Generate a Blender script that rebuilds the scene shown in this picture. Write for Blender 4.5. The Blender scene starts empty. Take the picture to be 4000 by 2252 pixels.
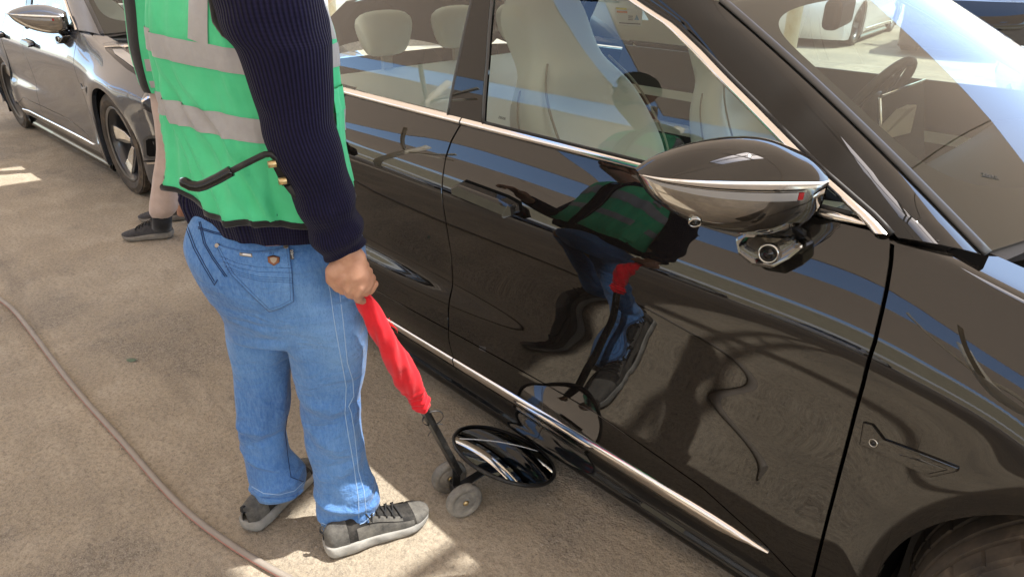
import bpy, math, random
import numpy as np
from mathutils import Vector, Matrix, noise
from mathutils.bvhtree import BVHTree
random.seed(7)
PI = math.pi; R = math.radians
C = bpy.context.scene.collection
SC = bpy.context.scene

# ------------------------------------------------------------------ camera
CAM_H, CAM_F, IW, IH = 1.6, 2700.0, 4000.0, 2252.0
PITCH = math.atan2(IH/2+201, CAM_F)
YAW = math.atan2(2841, math.hypot(IH/2+201, CAM_F))
HEAD = PI - YAW
cd = bpy.data.cameras.new('camera'); cam = bpy.data.objects.new('camera', cd); C.objects.link(cam)
cam.location = (0, 0, CAM_H); cam.rotation_euler = (PI/2-PITCH, 0, HEAD-PI/2)
cd.sensor_width = 36; cd.lens = CAM_F/IW*36; cd.clip_start = .05; cd.clip_end = 2000
SC.camera = cam
# ------------------------------------------------------------------ sky, sun, exposure
SUN_EL, SUN_AZ = R(60), math.atan2(.727, .687)       # sun stands beyond the bonnet of the black car
w = bpy.data.worlds.new('World'); SC.world = w; w.use_nodes = True
nt = w.node_tree; nt.nodes.clear()
sky = nt.nodes.new('ShaderNodeTexSky'); sky.sky_type = 'NISHITA'; sky.sun_disc = False
sky.sun_elevation = SUN_EL; sky.sun_rotation = PI/2-SUN_AZ; sky.air_density = 1.0; sky.dust_density = 1.6; sky.ozone_density = 1.2
bg = nt.nodes.new('ShaderNodeBackground'); bg.inputs[1].default_value = .15
wo = nt.nodes.new('ShaderNodeOutputWorld')
nt.links.new(sky.outputs[0], bg.inputs[0]); nt.links.new(bg.outputs[0], wo.inputs[0])
sd = bpy.data.lights.new('sun', 'SUN'); sd.energy = 2.0; sd.angle = R(.55); sd.color = (1, .965, .91)
sun = bpy.data.objects.new('sun', sd); C.objects.link(sun)
SDIR = Vector((math.cos(SUN_EL)*math.cos(SUN_AZ), math.cos(SUN_EL)*math.sin(SUN_AZ), math.sin(SUN_EL)))
sun.rotation_euler = SDIR.to_track_quat('Z', 'Y').to_euler(); sun.location = (6, 6, 20)
vs = SC.view_settings; vs.view_transform = 'Standard'; vs.look = 'None'; vs.gamma = 1; vs.use_curve_mapping = False
vs.exposure = 2.22
SC.cycles.use_denoising = True
SC.cycles.max_bounces = 10; SC.cycles.transparent_max_bounces = 16; SC.cycles.glossy_bounces = 5
SC.cycles.caustics_reflective = False; SC.cycles.caustics_refractive = False

# ------------------------------------------------------------------ pixel -> world helpers (photo pixels, 4000 wide)
HD = Vector((math.cos(HEAD), math.sin(HEAD), 0)); RT = Vector((math.sin(HEAD), -math.cos(HEAD), 0))
FW = HD*math.cos(PITCH)-Vector((0, 0, math.sin(PITCH))); UP = HD*math.sin(PITCH)+Vector((0, 0, math.cos(PITCH)))
O = Vector((0, 0, CAM_H))
def ray(x, y): return (RT*(x-IW/2)+UP*(IH/2-y)+FW*CAM_F).normalized()
def at_z(x, y, z=0.): d = ray(x, y); return O+d*((z-CAM_H)/d.z)
def at_y(x, y, Y): d = ray(x, y); return O+d*(Y/d.y)
def at_d(x, y, D): d = ray(x, y); return O+d*(D/d.dot(HD))
def lerp(a, b, t): return a+(b-a)*t
def sstep(a, b, x):
    t = min(1, max(0, (x-a)/(b-a))); return t*t*(3-2*t)
def interp(x, xs, ys): return float(np.interp(x, xs, ys))
class Spline:                                        # natural cubic spline
    def __init__(s, xs, ys):
        s.x = np.array(xs, float); s.y = np.array(ys, float); n = len(xs); h = np.diff(s.x)
        A = np.zeros((n, n)); b = np.zeros(n); A[0, 0] = A[-1, -1] = 1
        for i in range(1, n-1):
            A[i, i-1] = h[i-1]; A[i, i] = 2*(h[i-1]+h[i]); A[i, i+1] = h[i]
            b[i] = 6*((s.y[i+1]-s.y[i])/h[i]-(s.y[i]-s.y[i-1])/h[i-1])
        s.m = np.linalg.solve(A, b); s.h = h; s.n = n
        s.xl = list(map(float, s.x)); s.yl = list(map(float, s.y)); s.ml = list(map(float, s.m))
    def __call__(s, v):
        X, Y, M = s.xl, s.yl, s.ml
        v = min(max(v, X[0]), X[-1]); lo, hi = 0, s.n-1
        while hi-lo > 1:
            k = (lo+hi)//2
            if X[k] > v: hi = k
            else: lo = k
        h = X[hi]-X[lo]; a = (X[hi]-v)/h; b = (v-X[lo])/h
        return a*Y[lo]+b*Y[hi]+((a**3-a)*M[lo]+(b**3-b)*M[hi])*h*h/6
def fb(p, s, o=3):
    return noise.fractal(Vector(p)*s, 1.0, 2.0, o, noise_basis='PERLIN_ORIGINAL')

# ------------------------------------------------------------------ materials
def mat(name, col, rough=.5, metal=0, spec=.5, coat=0, coat_r=.03, sheen=0, coat_ior=1.5):
    m = bpy.data.materials.new(name); m.use_nodes = True
    b = m.node_tree.nodes['Principled BSDF']
    b.inputs['Base Color'].default_value = (*col, 1); b.inputs['Roughness'].default_value = rough
    b.inputs['Metallic'].default_value = metal; b.inputs['Specular IOR Level'].default_value = spec
    b.inputs['Coat Weight'].default_value = coat; b.inputs['Coat Roughness'].default_value = coat_r
    b.inputs['Coat IOR'].default_value = coat_ior
    b.inputs['Sheen Weight'].default_value = sheen
    return m
class N:                                             # small node helper on a principled material
    def __init__(s, m): s.m = m; s.t = m.node_tree; s.b = s.t.nodes['Principled BSDF']
    def new(s, k, **kw):
        n = s.t.nodes.new('ShaderNode'+k)
        for a, v in kw.items(): setattr(n, a, v)
        return n
    def link(s, a, b): s.t.links.new(a, b)
    def coord(s, kind='Object', scale=(1, 1, 1), rot=(0, 0, 0)):
        c = s.new('TexCoord'); mp = s.new('Mapping'); mp.inputs['Scale'].default_value = scale; mp.inputs['Rotation'].default_value = rot
        s.link(c.outputs[kind], mp.inputs[0]); return mp.outputs[0]
    def noise(s, v, sc, det=4, rough=.55, dist=0):
        n = s.new('TexNoise'); n.inputs['Scale'].default_value = sc; n.inputs['Detail'].default_value = det
        n.inputs['Roughness'].default_value = rough; n.inputs['Distortion'].default_value = dist
        s.link(v, n.inputs['Vector']); return n.outputs['Fac']
    def voro(s, v, sc, out='Distance', feat='F1'):
        n = s.new('TexVoronoi', feature=feat); n.inputs['Scale'].default_value = sc; s.link(v, n.inputs['Vector']); return n.outputs[out]
    def ramp(s, f, *st):
        r = s.new('ValToRGB'); e = r.color_ramp.elements
        while len(e) < len(st): e.new(.5)
        for el, (p, c) in zip(e, st):
            el.position = p; el.color = (*c, 1) if not isinstance(c, (int, float)) else (c, c, c, 1)
        s.link(f, r.inputs[0]); return r.outputs[0]
    def mix(s, f, a, b, mode='MIX'):
        n = s.new('Mix', data_type='RGBA', blend_type=mode)
        for sock, v in ((n.inputs[0], f), (n.inputs[6], a), (n.inputs[7], b)):
            if isinstance(v, (int, float)): sock.default_value = v
            elif isinstance(v, tuple): sock.default_value = (*v, 1)
            else: s.link(v, sock)
        return n.outputs[2]
    def math(s, op, a, b=0.):
        n = s.new('Math', operation=op)
        for sock, v in ((n.inputs[0], a), (n.inputs[1], b)):
            if isinstance(v, (int, float)): sock.default_value = v
            else: s.link(v, sock)
        return n.outputs[0]
    def bump(s, h, st=.3, dist=.01, prev=None):
        n = s.new('Bump'); n.inputs['Strength'].default_value = st; n.inputs['Distance'].default_value = dist
        s.link(h, n.inputs['Height'])
        if prev is not None: s.link(prev, n.inputs['Normal'])
        return n.outputs[0]
    def set(s, **kw):
        for k, v in kw.items():
            k = {'col': 'Base Color', 'rough': 'Roughness', 'nrm': 'Normal'}[k]
            s.link(v, s.b.inputs[k])
M = {}
M['black_paint'] = mat('black_paint', (.006, .0055, .005), .5, 0, .0, 1, .006, 0, 1.62)
M['grey_paint'] = mat('grey_paint', (.075, .085, .105), .25, .5, .5, 1, .015, 0, 1.7)
M['white_paint'] = mat('white_paint', (.75, .76, .76), .3, 0, .5, 1, .03)
M['blue_paint'] = mat('blue_paint', (.02, .025, .05), .3, .3, .5, 1, .03)
M['silver_paint'] = mat('silver_paint', (.45, .46, .47), .3, .5, .5, 1, .03)
M['gloss_black'] = mat('gloss_black', (.007, .007, .007), .5, 0, 0, 1, .01, 0, 1.45)
M['matt_black'] = mat('matt_black', (.012, .011, .011), .55)
M['soft_black'] = mat('soft_black', (.045, .040, .034), .5)
M['void_black'] = mat('void_black', (.004, .004, .004), .9, 0, .1)
M['chrome'] = mat('chrome', (.78, .75, .72), .10, 1)
M['dark_chrome'] = mat('dark_chrome', (.46, .45, .43), .04, 1)
M['trim_rubber'] = mat('trim_rubber', (.05, .048, .046), .45)
M['leather'] = mat('leather', (.76, .77, .70), .5, 0, .3)
M['dash_dark'] = mat('dash_dark', (.035, .030, .026), .65)
M['dash_light'] = mat('dash_light', (.30, .27, .22), .6)
M['screen'] = mat('screen', (.05, .05, .05), .25)
M['alloy'] = mat('alloy', (.62, .6, .57), .25, .9)
M['pod_black'] = mat('pod_black', (.15, .147, .14), .05, 1)
M['alloy_dark'] = mat('alloy_dark', (.035, .035, .038), .3, 0, .5, .5)
M['lens_clear'] = mat('lens_clear', (.42, .42, .42), .12, .5)
M['lamp_dark'] = mat('lamp_dark', (.03, .03, .035), .12, .3)
M['red_lens'] = mat('red_lens', (.25, .01, .012), .15)
M['brass'] = mat('brass', (.55, .42, .22), .35, .9)
M['copper'] = mat('copper', (.22, .10, .06), .4, .8)
M['pewter'] = mat('pewter', (.35, .31, .26), .4, .8)
M['white_print'] = mat('white_print', (.75, .75, .75), .6)
M['etch_print'] = mat('etch_print', (.10, .10, .09), .7)
M['grit'] = mat('grit', (.30, .26, .21), .9)
M['mirror'] = mat('mirror', (.82, .82, .80), .015, 1)
M['paper'] = mat('paper', (.72, .71, .68), .7)
M['orange_print'] = mat('orange_print', (.7, .22, .08), .6)
M['yellow_print'] = mat('yellow_print', (.75, .65, .15), .6)
M['blue_print'] = mat('blue_print', (.08, .3, .5), .6)
M['ink'] = mat('ink', (.06, .06, .06), .7)

def glass_mat(name, tint, ior=1.5, boost=1.0):
    m = bpy.data.materials.new(name); m.use_nodes = True; t = m.node_tree; t.nodes.clear()
    o = t.nodes.new('ShaderNodeOutputMaterial'); mx = t.nodes.new('ShaderNodeMixShader')
    tr = t.nodes.new('ShaderNodeBsdfTransparent'); tr.inputs[0].default_value = (*tint, 1)
    gl = t.nodes.new('ShaderNodeBsdfGlossy'); gl.inputs['Roughness'].default_value = .003
    fr = t.nodes.new('ShaderNodeFresnel'); fr.inputs[0].default_value = ior
    mu = t.nodes.new('ShaderNodeMath'); mu.operation = 'MULTIPLY'; mu.inputs[1].default_value = boost; mu.use_clamp = True
    t.links.new(fr.outputs[0], mu.inputs[0]); t.links.new(mu.outputs[0], mx.inputs[0])
    t.links.new(tr.outputs[0], mx.inputs[1]); t.links.new(gl.outputs[0], mx.inputs[2]); t.links.new(mx.outputs[0], o.inputs[0])
    return m
M['side_glass'] = glass_mat('side_glass', (.82, .92, .865), 1.5, 1.9)
M['windshield_glass'] = glass_mat('windshield_glass', (.72, .79, .735), 1.5, 1.65)
M['roof_glass'] = glass_mat('roof_glass', (.42, .44, .43), 1.5, 1.4)

# ground: dusty asphalt
m = M['ground'] = mat('ground', (.3, .25, .19), .9, 0, .25); n = N(m); co = n.coord()
big = n.noise(co, .9, 5, .6); mid = n.noise(co, 4.5, 6, .62, .4); fine = n.noise(co, 60, 6, .7); st = n.voro(co, 120); gr = n.noise(co, 260, 3, .6)
dust = n.ramp(n.math('ADD', n.math('MULTIPLY', big, .6), n.math('MULTIPLY', mid, .5)), (.38, (.235, .20, .155)), (.50, (.325, .277, .21)), (.56, (.35, .297, .222)), (.70, (.435, .372, .283)))
vf = n.noise(co, 85, 5, .8)
c1 = n.mix(n.ramp(fine, (.45, .0), (.66, .75)), dust, (.175, .145, .112)); c1 = n.mix(n.math('MULTIPLY', n.ramp(vf, (.52, 0.), (.68, .8)), n.ramp(n.noise(co, 2.3, 5, .65, .6), (.40, .15), (.62, 1.))), c1, (.105, .092, .076))
stk = n.noise(n.coord(scale=(.5, 5.5, 1), rot=(0, 0, .12)), 1, 6, .7, .5); c1 = n.mix(n.ramp(stk, (.53, 0.), (.70, .42)), c1, (.15, .13, .108)); c1 = n.mix(n.ramp(n.noise(n.coord(scale=(1, 2.2, 1)), 1.7, 6, .7, .8), (.55, 0.), (.75, .5)), c1, (.47, .41, .32))
rockmask = n.ramp(n.math('MULTIPLY', n.ramp(big, (.43, 1.), (.52, 0.)), n.ramp(mid, (.40, 0.), (.55, 1.))), (.2, 0.), (.8, 1.))
stone = n.ramp(n.voro(co, 95, 'Color'), (.1, (.07, .062, .055)), (.5, (.16, .14, .118)), (.9, (.30, .265, .22)))
c2 = n.mix(n.math('MULTIPLY', rockmask, .45), c1, stone)
c3 = n.mix(n.ramp(gr, (.50, 0.), (.68, .6)), c2, (.50, .44, .345))
n.set(col=c3, rough=n.ramp(mid, (.3, .95), (.7, .8)))
b1 = n.bump(mid, .5, .03); b2 = n.bump(n.math('ADD', fine, n.math('MULTIPLY', vf, .4)), .7, .012, b1); b3 = n.bump(n.math('MULTIPLY', st, n.ramp(rockmask, (0., .35), (1., 1.))), .55, .006, b2)
n.set(nrm=b3)
m = M['black_paint']; n = N(m); co = n.coord()          # a film of dust on the black lacquer
n.set(col=n.mix(n.ramp(n.noise(co, 260, 3, .8), (.52, 0.), (.78, 1.)), (.006, .0052, .0045), n.mix(n.noise(co, 3, 4), (.010, .009, .0075), (.034, .029, .023))))
# canopy cloth: thin woven fabric that lets some sun through
m = M['shade_cloth'] = bpy.data.materials.new('shade_cloth'); m.use_nodes = True; t = m.node_tree; t.nodes.clear()
o = t.nodes.new('ShaderNodeOutputMaterial'); mx = t.nodes.new('ShaderNodeMixShader'); mx.inputs[0].default_value = .5
df = t.nodes.new('ShaderNodeBsdfDiffuse'); df.inputs[0].default_value = (.36, .29, .215, 1)
tl = t.nodes.new('ShaderNodeBsdfTranslucent'); tl.inputs[0].default_value = (.52, .40, .28, 1)
t.links.new(df.outputs[0], mx.inputs[1]); t.links.new(tl.outputs[0], mx.inputs[2]); t.links.new(mx.outputs[0], o.inputs[0])
m = M['cream_steel'] = mat('cream_steel', (.62, .56, .42), .5); n = N(m)
f = n.noise(n.coord(), 7, 6, .7); n.set(col=n.ramp(f, (.45, (.62, .57, .45)), (.62, (.55, .46, .30)), (.72, (.22, .11, .05))))
m = M['wall_paint'] = mat('wall_paint', (.42, .35, .22), .9); n = N(m)
n.set(col=n.ramp(n.noise(n.coord(), 1.5, 5), (.3, (.38, .32, .20)), (.7, (.46, .39, .25))))
M['wall_white'] = mat('wall_white', (.7, .68, .62), .8)
# tyre
m = M['tyre'] = mat('tyre', (.022, .02, .018), .75, 0, .3); n = N(m); co = n.coord()
n.set(col=n.ramp(n.noise(co, 9, 5, .65), (.35, (.035, .03, .026)), (.55, (.075, .06, .046)), (.75, (.20, .155, .11))))
# cloths
def cloth(name, c0, c1, sc=30, weave=900, st=.15, rough=.85, sheen=.2, nst=3, bst=.3):
    m = mat(name, c0, rough, 0, .25, 0, .03, sheen); n = N(m); co = n.coord()
    n.set(col=n.mix(n.ramp(n.noise(co, sc, 5, .6), (.3, 0.), (.75, 1.)), c0, c1))
    b1 = n.bump(n.noise(co, 18, nst, .5, .5), bst, .012); n.set(nrm=n.bump(n.noise(co, weave, 2), st, .002, b1)); return m
M['vest_green'] = cloth('vest_green', (.09, .60, .29), (.07, .53, .245), 14, 700, .12, .75, .1)
M['band_grey'] = cloth('band_grey', (.40, .39, .39), (.34, .33, .335), 25, 500, .08, .42, 0)
M['binding'] = cloth('binding', (.012, .012, .012), (.02, .02, .02), 60, 700, .2)
M['beige_cloth'] = cloth('beige_cloth', (.50, .39, .34), (.42, .325, .28), 20, 600, .2)
M['black_cloth'] = cloth('black_cloth', (.010, .010, .013), (.018, .018, .02), 20, 600, .2)
M['red_cloth'] = cloth('red_cloth', (.68, .012, .022), (.55, .008, .018), 22, 600, .15, .8, .15)
# denim: twill streaks, worn pale areas
m = M['denim'] = mat('denim', (.05, .15, .36), .85, 0, .2, 0, .03, .15); n = N(m); co = n.coord()
str_ = n.noise(n.coord(scale=(160, 160, 38)), 1, 4, .6, .3); wear = n.noise(co, 3.2, 4, .55); spk = n.noise(n.coord(scale=(420, 420, 150)), 1, 2)
base = n.ramp(wear, (.32, (.042, .125, .34)), (.52, (.075, .195, .45)), (.70, (.16, .31, .56)))
c1 = n.mix(n.ramp(str_, (.35, 0.), (.72, .36)), base, (.22, .39, .65)); c2 = n.mix(n.ramp(spk, (.5, 0.), (.8, .5)), c1, (.03, .085, .25))
n.set(col=c2); b1 = n.bump(n.noise(n.coord(scale=(7, 7, 16)), 1, 4, .55, .8), .6, .03); n.set(nrm=n.bump(str_, .35, .003, b1))
M['denim_pale'] = cloth('denim_pale', (.20, .36, .58), (.12, .25, .47), 60, 600, .3)
M['stitch_dark'] = mat('stitch_dark', (.012, .035, .11), .9)
M['stitch_pale'] = mat('stitch_pale', (.33, .47, .66), .9)
# knit: ribs along V, driven by the UV of each knitted tube
m = M['knit'] = mat('knit', (.018, .016, .042), .9, 0, .1, 0, .03, .06); n = N(m)
uv = n.new('TexCoord'); sx = n.new('SeparateXYZ'); n.link(uv.outputs['UV'], sx.inputs[0])
rib = n.math('ADD', n.math('MULTIPLY', n.math('SINE', n.math('MULTIPLY', sx.outputs[0], 2*PI)), .5), .5)
loops = n.math('MULTIPLY', n.math('SINE', n.math('MULTIPLY', sx.outputs[1], 2*PI)), .12)
fz = n.noise(n.coord(), 400, 3, .7)
n.set(col=n.mix(n.math('MULTIPLY', rib, .7), (.0042, .0038, .012), n.mix(fz, (.0115, .0105, .036), (.021, .019, .062))))
n.set(nrm=n.bump(n.math('ADD', n.math('ADD', rib, loops), n.math('MULTIPLY', fz, .25)), .5, .004))
# skin
m = M['skin'] = mat('skin', (.46, .25, .165), .5, 0, .35); n = N(m); co = n.coord()
n.set(col=n.ramp(n.noise(co, 28, 5, .6), (.3, (.40, .195, .125)), (.6, (.50, .275, .18)), (.8, (.56, .33, .23))))
n.b.inputs['Subsurface Weight'].default_value = .12; n.b.inputs['Subsurface Radius'].default_value = (.01, .004, .002)
n.set(nrm=n.bump(n.noise(co, 120, 4, .6), .15, .002))
M['hair'] = mat('hair', (.012, .009, .008), .6)
# shoe
def dusty(name, c0, c1, sc=18, lo=.35, hi=.7, rough=.8):
    m = mat(name, c0, rough, 0, .3); n = N(m); co = n.coord()
    n.set(col=n.mix(n.ramp(n.noise(co, sc, 6, .7), (lo, 0.), (hi, 1.)), c0, c1)); n.set(nrm=n.bump(n.noise(co, 90, 4), .25, .003)); return m
M['shoe_mesh'] = dusty('shoe_mesh', (.016, .015, .014), (.075, .068, .058), 40, .45, .85)
M['shoe_skin'] = dusty('shoe_skin', (.05, .048, .045), (.16, .15, .13), 22)
M['shoe_sole'] = dusty('shoe_sole', (.20, .195, .18), (.36, .345, .31), 12)
M['lace'] = mat('lace', (.012, .012, .012), .8)
M['grey_knit'] = dusty('grey_knit', (.035, .034, .038), (.07, .066, .066), 50)
M['sole_grey'] = dusty('sole_grey', (.15, .14, .125), (.24, .22, .19), 20)
M['wheel_rubber'] = dusty('wheel_rubber', (.10, .095, .085), (.27, .25, .215), 16, .3, .62)
M['worn_black'] = dusty('worn_black', (.012, .012, .012), (.06, .055, .048), 30, .52, .85, .35)
# hose: grey with a red stripe
m = M['hose'] = mat('hose', (.3, .25, .22), .6); n = N(m)
uv = n.new('TexCoord'); sx = n.new('SeparateXYZ'); n.link(uv.outputs['UV'], sx.inputs[0])
s_ = n.ramp(sx.outputs[0], (.0, 0.), (.17, 0.), (.20, 1.), (.29, 1.), (.32, 0.)); f = n.noise(n.coord(), 25, 5, .7)
n.set(col=n.mix(f, n.mix(n.math('MULTIPLY', s_, .75), (.20, .175, .15), (.42, .12, .10)), n.mix(s_, (.30, .26, .215), (.42, .22, .18))))

# ------------------------------------------------------------------ object helpers
def tag(o, label=None, cat=None, group=None, kind=None):
    for k, v in (('label', label), ('category', cat), ('group', group), ('kind', kind)):
        if v: o[k] = v
    return o
def thing(name, label, cat, loc=(0, 0, 0), rz=0, group=None):
    o = bpy.data.objects.new(name, None); C.objects.link(o); o.location = loc; o.rotation_euler = (0, 0, rz)
    o.empty_display_size = .1
    return tag(o, label, cat, group)
def root_of(o):
    while o.parent: o = o.parent
    return o
def rmat(o):
    o = root_of(o)
    return Matrix.Translation(o.location) @ o.rotation_euler.to_matrix().to_4x4() @ Matrix.Diagonal((*o.scale, 1))
def mk(name, verts, faces, m, parent=None, smooth=True, nrm=None, uv=None, local=False, mats=None, midx=None):
    """one mesh object; verts are world coordinates unless local; nrm: {vertex index: normal} used on faces flagged smooth"""
    if parent is not None and not local:
        inv = rmat(parent).inverted(); verts = [inv @ Vector(v) for v in verts]
    me = bpy.data.meshes.new(name); me.from_pydata([tuple(v) for v in verts], [], faces)
    for mm in (mats or [m]): me.materials.append(mm)
    if midx: me.polygons.foreach_set('material_index', midx)
    if isinstance(smooth, bool): me.polygons.foreach_set('use_smooth', [smooth]*len(faces))
    else: me.polygons.foreach_set('use_smooth', smooth)
    if uv is not None:
        l = me.uv_layers.new(name='UVMap'); flat = []
        for f, fu in zip(faces, uv):
            for q in fu: flat += [q[0], q[1]]
        l.data.foreach_set('uv', flat)
    if nrm is not None:
        me.update(); ln = []
        sm = [p.use_smooth for p in me.polygons]
        for p in me.polygons:
            for vi in p.vertices:
                q = nrm.get(vi) if sm[p.index] else None
                ln.append(tuple(q) if q is not None else (0, 0, 0))
        me.normals_split_custom_set(ln)
    me.update()
    o = bpy.data.objects.new(name, me); C.objects.link(o)
    if parent is not None: o.parent = parent
    return o
def add_mod(o, kind, **kw):
    md = o.modifiers.new(kind.lower(), kind)
    for k, v in kw.items(): setattr(md, k, v)
    return md
def bevel(o, wd, seg=2):
    add_mod(o, 'BEVEL', width=wd, segments=seg, limit_method='ANGLE'); return o
def subsurf(o, lv=1):
    add_mod(o, 'SUBSURF', levels=lv, render_levels=lv); return o
class MB:
    """collects simple shapes into one mesh"""
    def __init__(s): s.v = []; s.f = []; s.sm = []; s.uv = []
    def add(s, v, f, sm=True, uv=None):
        k = len(s.v); s.v += [Vector(q) for q in v]; s.f += [tuple(i+k for i in q) for q in f]; s.sm += [sm]*len(f)
        s.uv += uv if uv else [[(0, 0)]*len(q) for q in f]
    def box(s, c, d, rz=0, M_=None):
        c = Vector(c); v = []
        for sx in (-1, 1):
            for sy in (-1, 1):
                for sz in (-1, 1): v.append(Vector((sx*d[0]/2, sy*d[1]/2, sz*d[2]/2)))
        mt = M_ or Matrix.Rotation(rz, 3, 'Z'); v = [c+mt @ q for q in v]
        s.add(v, [(0, 1, 3, 2), (4, 6, 7, 5), (0, 4, 5, 1), (2, 3, 7, 6), (0, 2, 6, 4), (1, 5, 7, 3)], False)
    def bar(s, a, b, wx, wz, up=(0, 0, 1)):
        a = Vector(a); b = Vector(b); d = (b-a); L = d.length; d.normalize(); u = Vector(up); x = d.cross(u).normalized(); z = x.cross(d)
        mt = Matrix((x, d, z)).transposed(); s.box((a+b)/2, (wx, L, wz), M_=mt)
    def tube(s, pts, r, k=12, cap=True, vrep=1.0, urep=1.0, flat=None):
        pts = [Vector(p) for p in pts]; n = len(pts); rs = r if isinstance(r, list) else [r]*n
        T = [(pts[min(i+1, n-1)]-pts[max(i-1, 0)]).normalized() for i in range(n)]
        u = T[0].orthogonal().normalized() if flat is None else (Vector(flat)-T[0]*Vector(flat).dot(T[0])).normalized()
        v = []; rings = []
        dist = 0; ds = []
        for i in range(n):
            u = (u-T[i]*u.dot(T[i])).normalized(); w_ = T[i].cross(u)
            if i: dist += (pts[i]-pts[i-1]).length
            ds.append(dist)
            for j in range(k):
                a = 2*PI*j/k; ra, rb = (rs[i] if isinstance(rs[i], (list, tuple)) else (rs[i], rs[i]))
                v.append(pts[i]+u*math.cos(a)*ra+w_*math.sin(a)*rb)
        f = []; uv = []
        for i in range(n-1):
            for j in range(k):
                j2 = (j+1) % k; f.append((i*k+j, i*k+j2, (i+1)*k+j2, (i+1)*k+j))
                uv.append([(j/k*urep, ds[i]*vrep), ((j+1)/k*urep, ds[i]*vrep), ((j+1)/k*urep, ds[i+1]*vrep), (j/k*urep, ds[i+1]*vrep)])
        s.add(v, f, True, uv)
        if cap:
            k0 = len(s.v)-len(v)
            s.f += [tuple(k0+j for j in reversed(range(k))), tuple(k0+(n-1)*k+j for j in range(k))]; s.sm += [False, False]; s.uv += [[(0, 0)]*k]*2
    def lathe(s, prof, k=32, M_=None, closed=False):
        v = []; M_ = M_ or Matrix.Identity(4)
        for (r_, h_) in prof:
            for j in range(k):
                a = 2*PI*j/k; v.append(M_ @ Vector((r_*math.cos(a), r_*math.sin(a), h_)))
        f = [(i*k+j, i*k+(j+1) % k, (i+1)*k+(j+1) % k, (i+1)*k+j) for i in range(len(prof)-1) for j in range(k)]
        s.add(v, f)
    def ell(s, c, r, k=16, M_=None):
        c = Vector(c); v = []; h = k//2
        for i in range(h+1):
            t_ = PI*i/h
            for j in range(k):
                a = 2*PI*j/k; q = Vector((r[0]*math.sin(t_)*math.cos(a), r[1]*math.sin(t_)*math.sin(a), r[2]*math.cos(t_)))
                v.append(c+(M_ @ q if M_ else q))
        s.add(v, [(i*k+j, (i+1)*k+j, (i+1)*k+(j+1) % k, i*k+(j+1) % k) for i in range(h) for j in range(k)])
    def build(s, name, m, parent=None, local=False, uv=False, **kw):
        return mk(name, s.v, s.f, m, parent, s.sm, local=local, uv=s.uv if uv else None, **kw)
def copy_tree(o, parent=None):
    c = o.copy(); C.objects.link(c)
    if parent: c.parent = parent
    for ch in list(o.children): copy_tree(ch, c)
    return c
def evalmesh(o):
    dg = bpy.context.evaluated_depsgraph_get(); dg.update(); e = o.evaluated_get(dg); return e.to_mesh(), e
def bvh_of(*objs):
    V = []; F = []
    dg = bpy.context.evaluated_depsgraph_get(); dg.update()
    for o in objs:
        e = o.evaluated_get(dg); me = e.to_mesh(); k = len(V); mw = e.matrix_world
        V += [mw @ v.co for v in me.vertices]; F += [tuple(i+k for i in p.vertices) for p in me.polygons]; e.to_mesh_clear()
    return BVHTree.FromPolygons(V, F)
def hit(b, x, y, off=0.):
    p, nn, i, d = b.ray_cast(O, ray(x, y))
    if p is None: return None, None
    if nn.dot(ray(x, y)) > 0: nn = -nn
    return p+nn*off, nn
def poly_resample(pts, step):
    out = []
    for a, b_ in zip(pts, pts[1:]):
        L = math.dist(a, b_); k = max(1, int(L/step))
        for i in range(k): out.append(tuple(lerp(a[q], b_[q], i/k) for q in range(len(a))))
    out.append(tuple(pts[-1])); return out
def text_mesh(name, txt, size, mt, m, parent, depth=.0004):
    cu = bpy.data.curves.new(name, 'FONT'); cu.body = txt; cu.size = size; cu.align_x = 'CENTER'; cu.align_y = 'CENTER'; cu.extrude = depth; cu.resolution_u = 2
    tmp = bpy.data.objects.new('tmp', cu); C.objects.link(tmp)
    me, e = evalmesh(tmp); V = [mt @ v.co for v in me.vertices]; F = [tuple(p.vertices) for p in me.polygons]; e.to_mesh_clear()
    bpy.data.objects.remove(tmp)
    return mk(name, V, F, m, parent, smooth=False)

# ================================================================== STRUCTURE: ground, canopy, wall
def ground_sheet():
    # one sheet to the horizon, finer rows near the camera
    xs = sorted(set([-600, -300, -150, -80, -40, -25, -16, 12, 20, 40, 80, 150, 300, 600] + [round(-12+.25*i, 2) for i in range(80)]))
    ys = sorted(set([-600, -300, -150, -80, -40, -25, -14, 20, 28, 40, 80, 150, 300, 600] + [round(-6+.25*i, 2) for i in range(72)]))
    V = [(x, y, 0) for x in xs for y in ys]
    n = len(ys); F = [(i*n+j, (i+1)*n+j, (i+1)*n+j+1, i*n+j+1) for i in range(len(xs)-1) for j in range(n-1)]
    return tag(mk('ground', V, F, M['ground'], smooth=True), kind='structure')
ground_sheet()

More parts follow.
